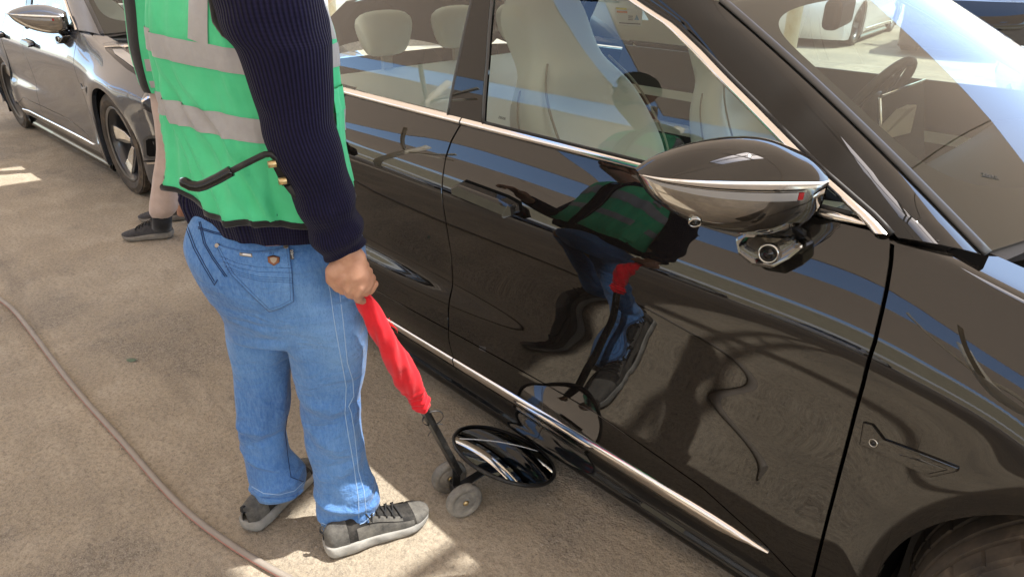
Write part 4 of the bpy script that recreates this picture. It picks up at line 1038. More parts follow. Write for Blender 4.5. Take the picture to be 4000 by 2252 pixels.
# black binding round the hem and the armhole
mb = MB(); mb.tube([torso(HEM(t), t, .011+vfold(HEM(t), t)) for t in np.linspace(FR+.10, FR+2*PI-.10, 160)], [(.0075, .003)]*160, 8, True, flat=(0, 0, 1)); mb.build('hem_binding', M['binding'], vest)
for s_ in (.10, -.10):
    mb = MB(); mb.tube([torso(z, FR+s_, .011+vfold(z, FR+s_)) for z in np.linspace(1.09, 1.54, 40)], [(.006, .003)]*40, 8, True, flat=(0, 0, 1)); mb.build('front_binding', M['binding'], vest)
looptube(bv, [(826, -60), (833, 0), (849, 83), (880, 132), (925, 160)], (.0075, .004), M['binding'], 'armhole_binding', vest, .004)
# pocket flap on the right front
vest_part('pocket_flap', 1.285, 1.335, .12, .75, .017, M['vest_green'], vest, 16, 8)
vest_part('pocket', 1.12, 1.285, .14, .73, .0135, M['vest_green'], vest, 16, 10)
# sweater: body, sleeves, ribbed waist
def knit_torso(name, z0, z1, off, nr_, parent, flare=0.):
    nu, nv = 120, 26; V = []; uv = []
    for j in range(nv+1):
        z = lerp(z0, z1, j/nv)
        for i in range(nu):
            t = 2*PI*i/nu; V.append(torso(max(z, 1.0), t, off-.006*sstep(1.06, 1.15, z)-.006*sstep(1.05, 1.01, z)+.4*vfold(max(1.06, z), t))+Vector((0, 0, min(0, z-1.0))))
    F = []; 
    for j in range(nv):
        for i in range(nu):
            i2 = (i+1) % nu; F.append((j*nu+i, j*nu+i2, (j+1)*nu+i2, (j+1)*nu+i)); za, zb_ = lerp(z0, z1, j/nv)*120, lerp(z0, z1, (j+1)/nv)*120
            uv.append([(i/nu*nr_, za), ((i+1)/nu*nr_, za), ((i+1)/nu*nr_, zb_), (i/nu*nr_, zb_)])
    return mk(name, V, F, M['knit'], parent, uv=uv)
sw_ = knit_torso('sweater', 1.010, 1.57, .0, 165, P1)
mb = MB(); c_ = torso(1.56, 0)*.5+torso(1.56, PI)*.5; mb.tube([c_+Vector((0, 0, -.02)), c_+PF*.02+Vector((0, 0, .07))], [.10, .066], 32, False); mb.build('collar', M['knit'], sw_)
def sleeve(rows, tilt, parent, nr_=64, ratio=.85):
    rg = rows3(rows); n_ = len(rg)
    def dp(a, q): return .006*noise.noise(Vector((math.cos(a)*1.5, math.sin(a)*1.5, q*9)))+.005*math.sin(q*46+1.5*math.sin(a))*sstep(.45, .75, q)*sstep(1.02, .9, q)
    V, F, k, m_ = ringloft(rg, ratio, 64, .95, dp, tilt, 5)
    uv = []
    for i in range(m_-1):
        for j in range(k):
            uv.append([(j/k*nr_, i*.9), ((j+1)/k*nr_, i*.9), ((j+1)/k*nr_, (i+1)*.9), (j/k*nr_, (i+1)*.9)])
    return mk('sleeve', V, F, M['knit'], parent, uv=uv)
SL = [(-210, 850, 1120, 1.47), (-120, 822, 1230, 1.45), (0, 840, 1260, 1.43), (80, 862, 1276, 1.42), (150, 902, 1288, 1.41), (210, 936, 1297, 1.40), (358, 986, 1296, 1.385), (440, 1008, 1297, 1.378), (524, 1032, 1316, 1.372), (662, 1096, 1364, 1.37), (772, 1152, 1382, 1.375), (850, 1186, 1402, 1.38), (910, 1214, 1418, 1.385), (960, 1246, 1424, 1.39), (985, 1266, 1423, 1.39)]
sleeve(SL, [0]*9+[.05, .10, .18, .26, .36, .42], sw_)
# left arm bends forward, mostly hidden
shl = torso(1.44, PI)+PR*.03; elb = shl-PR*.06+Vector((0, 0, -.29))+PF*.03; wrl = elb+PF*.22+PR*.06+Vector((0, 0, -.02))
mb = MB(); mb.tube([shl+PR*.06+Vector((0, 0, .05)), shl, shl.lerp(elb, .5), elb, elb.lerp(wrl, .3), elb.lerp(wrl, .7), wrl], [.07, .075, .066, .06, .058, .05, .042], 24, True, 90, 50); mb.build('sleeve', M['knit'], sw_, uv=True)

# inner seat of the rod in the right hand
GR = at_d(1378, 1092, 1.415); BRK = Vector((-1.352, 1.046, .115)); RD = (BRK-GR).normalized()
# body: one continuous skin, voxel-joined
mb = MB(); hz = Vector((0, 0, 1))
ctr = lambda z: torso(z, 0)*.5+torso(z, PI)*.5
for z, a, b in ((1.02, .15, .10), (1.15, .15, .105), (1.30, .17, .11), (1.42, .17, .10)): mb.ell(ctr(z), (.15, .11, .12), 20, None)
nk = ctr(1.54); hc = nk+PF*.13-PR*.155+Vector((0, 0, .225))
mb.tube([nk+Vector((0, 0, -.06)), nk+Vector((0, 0, .02)), hc+Vector((0, 0, -.07))-PF*.01], [.075, .060, .056], 20)
HT_ = R(34); hu = (hz*math.cos(HT_)+PF*math.sin(HT_)).normalized(); hf = (PF*math.cos(HT_)-hz*math.sin(HT_)).normalized(); hr = PR
HM = Matrix((hr, hf, hu)).transposed()
hp_ = lambda x, y, z: hc+HM @ Vector((x, y, z))
mb.ell(hc+HM @ Vector((0, -.012, .03)), (.074, .094, .088), 28, HM); mb.ell(hp_(0, .030, -.035), (.062, .062, .075), 24, HM); mb.ell(hp_(0, .058, -.088), (.030, .028, .024), 16, HM)
mb.tube([hp_(0, .088, .012), hp_(0, .103, -.012), hp_(0, .116, -.032)], [.009, .011, .014], 12); mb.ell(hp_(0, .104, -.038), (.018, .014, .010), 12, HM)
mb.ell(hp_(0, .090, -.064), (.024, .009, .006), 12, HM); mb.ell(hp_(0, .088, -.074), (.020, .010, .006), 12, HM)
for s_ in (-1, 1):
    mb.ell(hp_(s_*.032, .082, .022), (.024, .010, .007), 12, HM); mb.ell(hp_(s_*.040, .066, -.022), (.022, .018, .018), 12, HM); mb.ell(hp_(s_*.031, .080, .004), (.013, .009, .007), 12, HM)
    mb.ell(hp_(s_*.076, -.008, -.010), (.010, .020, .032), 14, HM)
# right arm and the fist round the rod
wr = at_d(1352, 985, 1.392); el_ = at_d(1180, 600, 1.38); sh_ = at_d(1050, -20, 1.45)
mb.tube([ctr(1.44), sh_, sh_.lerp(el_, .5), el_, el_.lerp(wr, .4), wr], [.07, .065, .055, .05, .046, .030], 20)
rr = (RT-RD*RT.dot(RD)).normalized(); ff = rr.cross(RD); ff = ff if ff.dot(HD) > 0 else -ff     # rr right, ff away from the camera
cyl = lambda s, ph, rad: GR+RD*s+rr*(rad*math.cos(ph))+ff*(rad*math.sin(ph))
mb.tube([wr-(GR-wr)*.1, wr.lerp(GR, .25)+rr*.010, GR-RD*.030+rr*.022-ff*.012, GR+RD*.006+rr*.026-ff*.010, GR+RD*.028+rr*.024-ff*.006], [(.030, .024), (.032, .026), (.030, .032), (.026, .034), (.014, .024)], 20, True, flat=rr)
for i, (s, r0, fl_) in enumerate(((-.032, .0105, 0), (-.011, .0108, .12), (.010, .0104, .05), (.029, .0092, -.15))):
    mb.tube([cyl(s, ph, .031+.006*math.cos(2*ph)) for ph in np.linspace(-.55, 3.55+fl_, 18)], [r0*1.08]*6+[r0]*6+[r0*.95]*5+[r0*.7], 14)
    mb.ell(cyl(s, .15, .040), (r0*1.12,)*3, 12); mb.ell(cyl(s, 1.5, .036), (r0*1.1,)*3, 12); mb.ell(cyl(s, 2.9, .038), (r0*1.02,)*3, 12)
mb.tube([wr.lerp(GR, .25)-rr*.012-ff*.012, GR-RD*.048-rr*.022-ff*.020, GR-RD*.030-rr*.030-ff*.020, GR-RD*.006-rr*.026-ff*.022, GR+RD*.014-rr*.012-ff*.022], [.022, .0205, .0185, .015, .011], 16)
mb.tube([wr, GR-RD*.030-ff*.010, GR+RD*.010-ff*.006], [(.034, .026), (.040, .024), (.030, .018)], 20, True, flat=rr)
for i, (x, y) in enumerate(((1302, 1066), (1334, 1097), (1368, 1124), (1402, 1143))):
    mb.tube([at_d(x+26, y-48, 1.388), at_d(x+8, y-18, 1.374), at_d(x-8, y+6, 1.375), at_d(x-4, y+26, 1.390), at_d(x+16, y+32, 1.42)], [.0098, .0102, .0100, .0095, .009], 14)
# left forearm and hand
lh = wrl+PF*.09+PR*.03
mb.tube([ctr(1.44), shl, elb, wrl, lh-PF*.03], [.06, .055, .045, .030, .034], 18)
for i in range(4): mb.tube([lh-PF*.02+PR*(i*.019-.03), lh+PF*.03+PR*(i*.019-.03), lh+PF*.055+PR*(i*.018-.03)-hz*.018, lh+PF*.06+PR*(i*.017-.028)-hz*(.035+.004*(i % 2))], [.010, .0095, .009, .007], 12)
mb.tube([lh-PF*.04+PR*.03, lh+PR*.05+PF*.005-hz*.005, lh+PR*.052+PF*.03-hz*.012], [.013, .0115, .009], 12)
for s_, kx in ((-1, 0), (1, 1)):
    hp0 = BASE1+PR*(s_*.10)+hz*.95; hp0 = at_d(1250, 1000, 1.60) if kx else at_d(1000, 1000, 1.66); kn_ = at_d(1285, 1450, 1.575) if kx else at_d(1030, 1450, 1.67); ft = at_d(1350, 1960, 1.58) if kx else at_d(1085, 1850, 1.66); mb.tube([ctr(1.10), hp0, kn_, ft, ft-hz*.06], [.09, .07, .042, .028, .022], 18)
body = mb.build('body', M['skin'], P1)
add_mod(body, 'REMESH', mode='VOXEL', voxel_size=.0034, use_smooth_shade=True); add_mod(body, 'SMOOTH', factor=.5, iterations=1)
mb = MB()                                              # hair cap
V = []; kk = 48
for i in range(20):
    t = lerp(0, 1.62, i/19)
    for j in range(kk):
        a = 2*PI*j/kk; fr_ = math.sin(a); tt = t*(1.0-.34*max(0, fr_)**1.0+.12*max(0, -fr_)); d = .010+.004*noise.noise(Vector((a*9, t*14, 0)))
        V.append(hp_((.075+d)*math.sin(tt)*math.cos(a), -.012+(.095+d)*math.sin(tt)*math.sin(a), .030+(.089+d)*math.cos(tt)))
mk('hair', V, [(i*kk+j, (i+1)*kk+j, (i+1)*kk+(j+1) % kk, i*kk+(j+1) % kk) for i in range(19) for j in range(kk)], M['hair'], P1)
for s_ in (-1, 1):
    mb = MB(); mb.ell(hp_(s_*.031, .086, .005), (.011, .006, .004), 12, HM); mb.build('eye', M['gloss_black'], P1)
    mb = MB(); mb.tube([hp_(s_*.014, .094, .022), hp_(s_*.032, .093, .028), hp_(s_*.050, .082, .023)], [.004, .004, .0025], 8); mb.build('eyebrow', M['hair'], P1)
mb = MB(); V = []
for i in range(11):                                     # short beard along the jaw
    for j in range(25):
        a = lerp(-2.0, 2.0, j/24); z = lerp(-.045, -.112, i/10); q = 1-((z+.035)/.082)**2; q = max(.02, q)**.5; V.append(hp_(.067*q*math.sin(a), .030+.067*q*math.cos(a)*(1.0 if abs(a) > .5 else .98), z))
mk('beard', V, [(i*25+j, (i+1)*25+j, (i+1)*25+j+1, i*25+j+1) for i in range(10) for j in range(24)], M['hair'], P1)

# jeans: hips and two legs, voxel-joined
mb = MB()
hipR_ = rows3([(800, 762, 1310, 1.58), (830, 750, 1335, 1.58), (900, 734, 1386, 1.575), (960, 741, 1412, 1.57), (1060, 790, 1424, 1.57), (1130, 832, 1428, 1.57), (1200, 874, 1430, 1.57), (1290, 900, 1432, 1.575)])
def dpj(a, q):
    d = .005*noise.noise(Vector((math.cos(a)*2, math.sin(a)*2, q*5)))
    for (q0, a0, sl_, wd, am) in ((.80, -1.9, .10, .022, -.010), (.86, -1.2, -.12, .020, -.009), (.74, -2.4, .10, .018, .006), (.92, -1.6, .0, .016, -.008)):
        da = math.atan2(math.sin(a-a0), math.cos(a-a0)); d += am*math.exp(-((q-q0-sl_*da)/wd)**2)*math.exp(-(da/.8)**2)
    return d
V, F, k, n_ = ringloft(hipR_, [.56, .60, .68, .74, .76, .74, .70, .6], 64, .9, dpj); V, F = capped(V, F, k, n_); mb.add(V, F)
def folds(seed, lst):
    def f(a, q):
        d = .007*noise.noise(Vector((math.cos(a)*2+seed, math.sin(a)*2, q*7)))
        for (q0, a0, sl_, wd, am) in lst:
            da = math.atan2(math.sin(a-a0), math.cos(a-a0)); d += 1.7*am*math.exp(-((q-q0-sl_*da)/wd)**2)*math.exp(-(da/1.3)**2)
        return d
    return f
nearL = rows3([(1130, 1050, 1429, 1.525), (1200, 1068, 1431, 1.525), (1290, 1096, 1433, 1.53), (1360, 1124, 1433, 1.535), (1452, 1150, 1423, 1.545), (1535, 1173, 1409, 1.55), (1673, 1188, 1416, 1.56), (1783, 1212, 1424, 1.565), (1849, 1225, 1440, 1.568), (1893, 1232, 1464, 1.57), (1950, 1241, 1478, 1.572), (2005, 1250, 1480, 1.573), (2032, 1256, 1476, 1.573)])
V, F, k, n_ = ringloft(nearL, .80, 56, .95, folds(1, [(.42, -1.6, .02, .012, .007), (.46, -1.5, -.03, .012, -.006), (.50, -1.7, .04, .014, .006), (.60, -1.4, -.04, .016, .005), (.80, -1.6, .03, .014, .008), (.85, -1.2, -.05, .013, -.007), (.90, -1.7, .05, .013, .008), (.94, -1.4, -.02, .012, -.006)]), [0]*9+[.02, .04, .08, .10], 6); V, F = capped(V, F, k, n_); mb.add(V, F)
farL = rows3([(1130, 832, 1190, 1.63), (1200, 872, 1180, 1.635), (1290, 888, 1168, 1.64), (1400, 910, 1142, 1.645), (1500, 922, 1134, 1.65), (1600, 925, 1128, 1.652), (1673, 929, 1114, 1.655), (1735, 944, 1122, 1.655), (1783, 959, 1140, 1.655), (1838, 971, 1184, 1.655), (1885, 980, 1192, 1.655), (1912, 984, 1190, 1.655)])
V, F, k, n_ = ringloft(farL, .82, 56, .95, folds(5, [(.50, -1.6, .02, .014, .006), (.56, -1.4, -.03, .014, -.006), (.72, -1.3, .06, .014, .007), (.86, -1.6, -.03, .013, .008), (.92, -1.2, .04, .013, -.007)]), [0]*8+[.0, .02, .03, .04], 6); V, F = capped(V, F, k, n_); mb.add(V, F)
jeans = mb.build('jeans', M['denim'], P1)
add_mod(jeans, 'REMESH', mode='VOXEL', voxel_size=.0052, use_smooth_shade=True); add_mod(jeans, 'SMOOTH', factor=.5, iterations=5)
bj = bvh_of(jeans)
# right back pocket, worn pale, with its stitching, studs, badge, plate and tab
pk = patch('back_pocket', [(847, 954), (900, 972), (960, 984), (1030, 985), (1090, 975), (1131, 962)], [(872, 1010), (905, 1068), (987, 1152), (1054, 1214), (1100, 1200), (1149, 1174)], bj, .0034, M['denim'], jeans, 24, 20, .004)
patch('pocket_trim', [(868, 1003), (930, 1028), (1010, 1043), (1141, 1044)], [(886, 1034), (945, 1054), (1020, 1068), (1143, 1072)], bj, .0042, M['denim_pale'], pk, 16, 4)
patch('pocket_trim', [(849, 956), (900, 974), (960, 986), (1030, 987), (1090, 977), (1131, 965)], [(852, 968), (902, 986), (962, 998), (1030, 999), (1090, 990), (1132, 978)], bj, .0038, M['denim_pale'], pk, 16, 2)
for ln in ([(850, 960), (876, 1015), (908, 1070), (987, 1150), (1054, 1212), (1100, 1198), (1147, 1172), (1140, 1060), (1129, 966)], [(862, 968), (886, 1014), (918, 1066), (992, 1140), (1054, 1200), (1094, 1188), (1136, 1165), (1130, 1060), (1120, 970)],
           [(868, 1003), (930, 1028), (1010, 1043), (1141, 1046)], [(877, 1022), (940, 1046), (1015, 1060), (1142, 1062)], [(886, 1040), (945, 1062), (1020, 1078), (1143, 1084)], [(892, 1050), (950, 1070), (1020, 1086), (1143, 1092)], [(898, 1060), (955, 1078), (1020, 1094), (1143, 1100)]):
    looptube(bj, ln, .0011, M['stitch_dark'], 'stitching', pk, .0045)
for x, y in ((852, 960), (1118, 965)):
    p, nn = hit(bj, x, y, .004); A = Matrix.Translation(p) @ Vector((0, 0, 1)).rotation_difference(nn).to_matrix().to_4x4(); mb = MB(); mb.lathe([(.0058, -.002), (.0056, .0012), (.004, .0022), (.0032, .0016), (.0003, .0020)], 20, A); mb.build('rivet', M['pewter'], pk)
patch('metal_plate', [(940, 988), (988, 993)], [(941, 1001), (990, 1007)], bj, .0055, M['pewter'], pk, 6, 2, .002)
patch('plate_print', [(953, 992), (985, 996)], [(953, 998), (985, 1002)], bj, .0072, M['white_print'], pk, 4, 2)
bd = patch('badge', [(1048, 1006), (1070, 1000), (1095, 1008)], [(1051, 1026), (1072, 1039), (1093, 1026)], bj, .0060, M['copper'], pk, 10, 6, .003)
patch('badge_relief', [(1058, 1012), (1072, 1008), (1085, 1012)], [(1062, 1024), (1072, 1030), (1082, 1024)], bj, .0085, M['pewter'], bd, 6, 4)
tb = patch('pocket_tab', [(1133, 977), (1146, 979)], [(1136, 1014), (1148, 1015)], bj, .0050, M['ink'], pk, 3, 6, .0015)
def surf_text(name, txt, b, pc, pright, pup, size, m, parent, off=.006):
    p, nn = hit(b, *pc, off); q, _ = hit(b, *pright, off); x = (q-p).normalized(); z = nn; z = (z-x*z.dot(x)).normalized(); y = z.cross(x)
    u_, _ = hit(b, *pup, off)
    if u_ is not None and (u_-p).dot(y) < 0: y = -y
    mt = Matrix.Translation(p) @ Matrix((x, y, z)).transposed().to_4x4(); return text_mesh(name, txt, size, mt, m, parent)
surf_text('tab_print', 'D3', bj, (1141, 988), (1143, 1000), (1150, 987), .0085, M['white_print'], tb, .0072)
surf_text('tab_print', 'JEANS', bj, (1143, 1004), (1145, 1012), (1150, 1003), .0045, M['white_print'], tb, .0072)
surf_text('pocket_print', 'D3', bj, (1064, 993), (1074, 994), (1064, 980), .0085, M['stitch_dark'], pk, .0052)
# seams
for ln in ([(1272, 1060), (1290, 1141), (1305, 1250), (1328, 1380), (1342, 1452), (1352, 1510), (1350, 1570), (1347, 1610), (1359, 1689), (1381, 1810), (1400, 1948), (1402, 2020)], [(1305, 1060), (1326, 1141), (1340, 1250), (1357, 1417), (1378, 1485), (1382, 1545), (1362, 1585), (1372, 1610), (1384, 1689), (1400, 1838), (1422, 1915), (1430, 2000)]):
    looptube(bj, ln, .0011, M['stitch_pale'], 'side_seam', jeans, .0004)
for ln in ([(778, 866), (796, 950), (830, 1010), (880, 1080)], [(784, 866), (803, 950), (838, 1010), (888, 1080)], [(725, 882), (757, 970), (796, 1042), (838, 1112), (850, 1092)], [(733, 880), (764, 966), (802, 1036), (838, 1098)], [(1122, 1620), (1113, 1690), (1124, 1780), (1136, 1862), (1186, 1880)], [(775, 886), (835, 905), (900, 920)], [(775, 892), (835, 911), (900, 926)]):
    looptube(bj, ln, .0012, M['stitch_dark'], 'stitching', jeans, .0006)
for ln in ([(1256, 2040), (1300, 2058), (1362, 2060), (1420, 2040), (1462, 2000)], [(984, 1898), (1030, 1925), (1090, 1930), (1150, 1915), (1186, 1880)]):
    looptube(bj, ln, .0011, M['stitch_pale'], 'hem_stitching', jeans, .0006)
for ln in ([(1258, 2068), (1300, 2084), (1362, 2086), (1420, 2058), (1476, 1988)], [(985, 1915), (1030, 1944), (1090, 1950), (1150, 1936), (1188, 1900)]): looptube(bj, ln, .0032, M['denim'], 'hem', jeans, .0006)
sn = shoe(P1, (-1.452, .615, 0), (-1.372, .932, 0), M['shoe_mesh'], M['shoe_skin'], M['shoe_sole'], M['lace'])
sf = shoe(P1, (-1.685, .485, 0), (-1.825, .775, 0), M['shoe_mesh'], M['shoe_skin'], M['shoe_sole'], M['lace'])

# ------------------------------------------------------------------ inspection mirror on a wheeled rod
INS = thing('inspection_mirror', 'round wheeled inspection mirror with red cloth wrapped on its rod, held beside the black car', 'inspection mirror', (BRK.x, BRK.y, 0))
UPV = -RD
top_ = at_d(1112, 690, 1.33)                             # arm rest end of the rod beside the forearm
mb = MB(); mb.bar(GR-RD*.05, BRK, .020, .020); rod = mb.build('rod', M['worn_black'], INS); bevel(rod, .002)
mb = MB(); a = at_d(1082, 632, 1.325); b_ = at_d(1124, 718, 1.33); mb.bar(a, b_, .022, .007, HD); mb.tube([b_, b_.lerp(GR, .4)+HD*.02, GR-RD*.05], .009, 10); arm_ = mb.build('arm_plate', M['worn_black'], INS)
for x, y in ((1068, 640), (1109, 706)):
    p = at_d(x, y, 1.315); mb = MB(); mb.lathe([(.0003, .010), (.0075, .010), (.008, .0), (.008, -.004)], 6, Matrix.Translation(p) @ Vector((0, 0, 1)).rotation_difference((-RT*.8-HD*.5).normalized()).to_matrix().to_4x4()); mb.build('bolt', M['brass'], arm_)
hk = [(1090, 640, 1.322), (1078, 618, 1.32), (1058, 602, 1.318), (1035, 603, 1.315), (1005, 617, 1.31), (950, 644, 1.30), (900, 670, 1.295)]
mb = MB(); mb.tube([at_d(*q) for q in poly_resample(hk, 9)], .0062, 10); mb.build('arm_hook', M['worn_black'], INS)
hk = [(905, 667, 1.295), (850, 698, 1.288), (800, 722, 1.282), (775, 729, 1.28), (745, 725, 1.28), (722, 712, 1.28), (708, 712, 1.28)]
hp2 = [at_d(*q) for q in poly_resample(hk, 9)]
mb = MB(); mb.tube(hp2, [.0105]*(len(hp2)-2)+[.011, .009], 12); mb.build('rubber_grip', M['gloss_black'], INS)
# red cloth wrapped round the rod
c0 = GR+RD*.045; c1 = BRK-RD*((BRK-at_d(1630, 1592, 1.585)).length); ln_ = (c1-c0).length
V = []; kk = 36; nn = 90
ra_ = (RT-RD*RT.dot(RD)).normalized(); rb_ = ra_.cross(RD)
for i in range(nn+1):
    q = i/nn; base = interp(q, [0, .06, .2, .45, .7, .82, .87, .93, 1.0], [.014, .018, .024, .030, .031, .027, .022, .028, .019])
    for j in range(kk):
        a = 2*PI*j/kk; tw = a+q*5.0
        d = base*(1+.13*math.sin(2*tw)+.09*math.sin(5*tw+2)+.12*noise.noise(Vector((math.cos(tw)*2, math.sin(tw)*2, q*9))))
        if q > .80: d += .0035*math.sin((q-.8)*150+math.sin(a))
        if q < .5: d -= .010*math.exp(-((math.atan2(math.sin(a-1.9-q*2), math.cos(a-1.9-q*2)))/.16)**2)*sstep(.08, .2, q)*sstep(.48, .36, q)
        V.append(c0+RD*(q*ln_)+ra_*(d*math.cos(a))+rb_*(d*math.sin(a)))
F = [(i*kk+j, i*kk+(j+1) % kk, (i+1)*kk+(j+1) % kk, (i+1)*kk+j) for i in range(nn) for j in range(kk)]+[tuple(range(kk)), tuple(reversed(range(nn*kk, nn*kk+kk)))]
rc = mk('red_cloth', V, F, M['red_cloth'], INS)
mb = MB()
for i in range(7):
    p = at_d(1495+i, 1258, 1.49); mb.tube([p, p+RT*(.012+.003*i)+Vector((0, 0, .006-.004*i)), p+RT*(.018+.002*i)+Vector((0, 0, .012-.007*i))], .0008, 5)
mb.build('loose_threads', M['red_cloth'], rc)
# cable tie
p = BRK-RD*((BRK-at_d(1648, 1640, 1.60)).length); mb = MB(); cc = p+ra_*.012
mb.tube([cc+(ra_*.5+rb_*.3+RT*.2).normalized()*(.030*math.cos(t))+RD*(.030*math.sin(t)) for t in np.linspace(0, 2*PI, 40)], [(.0028, .0009)]*40, 6, False, flat=HD)
e0 = p+RD*.03; mb.tube([e0-ra_*.015, e0+ra_*.004, e0+ra_*.03+RD*.006], [(.003, .001)]*3, 6, True, flat=HD); mb.tube([e0, e0-ra_*.012+RD*.03, e0-ra_*.03+RD*.055], [(.003, .001)]*3, 6, True, flat=HD); mb.build('cable_tie', M['matt_black'], INS)
# castor wheels on their axle
ax0 = Vector((-1.295, 1.018, .060)); ax1 = Vector((-1.412, 1.052, .060)); axd = (ax0-ax1).normalized(); A_ = lambda c: Matrix.Translation(c) @ Vector((0, 0, 1)).rotation_difference(axd).to_matrix().to_4x4()
for c_ in (ax0, ax1):
    mb = MB(); mb.lathe([(.012, .013), (.030, .013), (.033, .011), (.037, .011), (.040, .014), (.052, .014), (.058, .009), (.0597, 0), (.058, -.009), (.052, -.014), (.012, -.014)], 48, A_(c_)); w__ = mb.build('castor_wheel', M['wheel_rubber'], INS)
    mb = MB(); mb.lathe([(.0003, .019), (.007, .019), (.0095, .016), (.0095, .013)], 6, A_(c_)); mb.build('axle_nut', M['brass'], w__)
    mb = MB(); mb.lathe([(.010, .0145), (.020, .0145), (.021, .0125)], 32, A_(c_)); mb.build('hub_washer', M['wheel_rubber'], w__)
mb = MB(); mb.tube([ax0, ax1], .006, 12); mb.build('axle', M['worn_black'], INS)
mid_ = (ax0+ax1)/2; mb = MB(); mb.bar(mid_+Vector((0, 0, -.005)), BRK+UPV*.03, .026, .006, axd); mb.box(mid_, (.05, .03, .035), math.atan2(axd.y, axd.x)); bevel(mb.build('bracket', M['worn_black'], INS), .002)
CV = .17
MC = Vector((-1.322, 1.214, .112)); MN = Vector((math.sin(R(24))*math.cos(R(80)), math.sin(R(24))*math.sin(R(80)), math.cos(R(24)))); Q_ = Matrix.Translation(MC) @ Vector((0, 0, 1)).rotation_difference(MN).to_matrix().to_4x4()
mb = MB(); mb.bar(mid_, MC-MN*.02, .03, .006); bevel(mb.build('mirror_arm', M['worn_black'], INS), .002)
mb = MB(); mb.lathe([(.171*math.sin(a)/math.sin(CV), .171*(math.cos(a)-math.cos(CV))/math.sin(CV)) for a in np.linspace(.0005, CV, 24)], 96, Q_); gl_ = mb.build('mirror_glass', M['mirror'], INS)
mb = MB(); mb.lathe([(.170, .004), (.173, .0065), (.178, .006), (.181, 0), (.178, -.006), (.170, -.008), (.05, -.012), (.001, -.012)], 96, Q_); mb.build('rubber_rim', M['worn_black'], INS)
mb = MB(); mb.lathe([(.160, .0042), (.168, .0048), (.1685, .004)], 96, Q_); 
crk = [Q_ @ Vector((x, y, .171*(math.sqrt(max(0, 1-((x*x+y*y)**.5*math.sin(CV)/.171)**2))-math.cos(CV))/math.sin(CV)+.0008)) for x, y in [(lerp(-.155, .135, i/20)*math.cos(.9)-lerp(.02, .09, i/20)*math.sin(.9), lerp(-.155, .135, i/20)*math.sin(.9)+lerp(.02, .09, i/20)*math.cos(.9)) for i in range(21)]]
mb = MB(); mb.tube(crk, .0011, 5); mb.build('crack', M['white_print'], gl_)

# ------------------------------------------------------------------ second person, half hidden, by the nose of the grey car
D2 = 3.955
P2 = thing('person', 'person in beige trousers and dark trainers half hidden behind the inspector, beside the grey car', 'person', (-4.40, 1.12, 0))
def simple_loft(name, rows, m, ratio=.9, disp=None, par=P2, k=40, e=.9, cap=True):
    V, F, k, n_ = ringloft(rows3(rows), ratio, k, e, disp, None, 5)
    if cap: V, F = capped(V, F, k, n_)
    return mk(name, V, F, m, par)
tro = lambda a, q: .006*noise.noise(Vector((math.cos(a)*2, math.sin(a)*2, q*8)))+.004*math.sin(q*50+2*math.sin(a))*sstep(.2, .05, q)
mb = MB()
for rows in ([(345, 586, 720, 4.0), (372, 590, 722, 4.0), (450, 602, 704, 3.98), (520, 611, 700, 3.965), (600, 612, 694, 3.96), (680, 600, 690, 3.955), (740, 594, 688, 3.955), (790, 586, 692, 3.955), (822, 586, 688, 3.955), (840, 596, 674, 3.955), (848, 600, 668, 3.955)],
             [(345, 640, 760, 4.15), (450, 645, 752, 4.15), (600, 668, 750, 4.18), (740, 680, 752, 4.2), (800, 690, 750, 4.2)]):
    V, F, k, n_ = ringloft(rows3(rows), .92, 40, .95, tro, None, 6); V, F = capped(V, F, k, n_); mb.add(V, F)
tr_ = mb.build('trousers', M['beige_cloth'], P2); add_mod(tr_, 'REMESH', mode='VOXEL', voxel_size=.010, use_smooth_shade=True); add_mod(tr_, 'SMOOTH', factor=.5, iterations=3)
TR2 = [(-330, 545, 720, 4.02), (-260, 520, 745, 4.0), (-120, 500, 742, 3.99), (0, 512, 735, 3.98), (120, 524, 732, 3.98), (230, 545, 728, 3.98), (310, 566, 724, 3.98), (352, 585, 722, 3.98)]
simple_loft('shirt', TR2, M['black_cloth'], .85)
def vest2(name, j0, j1, off, m, i0, i1, par=P2):
    V, F, k, n_ = ringloft(rows3(TR2), .85, 60, .9, lambda a, q: off+.006*noise.noise(Vector((a*2, q*5, 1))), None, 8)
    V2 = [V[i*k+(j % k)] for i in range(i0, i1+1) for j in range(j0, j1+1)]; w_ = j1-j0+1
    return mk(name, V2, [(i*w_+j, i*w_+j+1, (i+1)*w_+j+1, (i+1)*w_+j) for i in range(i1-i0) for j in range(w_-1)], m, par)
v2 = vest2('vest', 42, 86, .022, M['vest_green'], 4, 56); vest2('vest_edge', 36, 42, .024, M['binding'], 4, 56, v2); vest2('vest_edge', 34, 36, .024, M['vest_green'], 4, 50, v2)
for a, b in ((39, 43), (47, 51)): vest2('reflective_band', 43, 85, .0245, M['band_grey'], a, b, v2)
mb = MB(); hc2 = at_d(640, -480, 4.0)
mb.ell(hc2, (.075, .095, .115), 24); mb.tube([hc2-Vector((0, 0, .08)), at_d(640, -300, 4.0)], [.055, .07], 16)
for y, r_ in ((-260, .11), (-100, .12), (60, .12), (230, .11), (330, .085)): mb.ell(at_d(632, y, 3.99), (r_, r_*.9, .14), 20)
f2 = Vector((-.54, -.84, 0)); r2 = Vector((-.84, .54, 0))
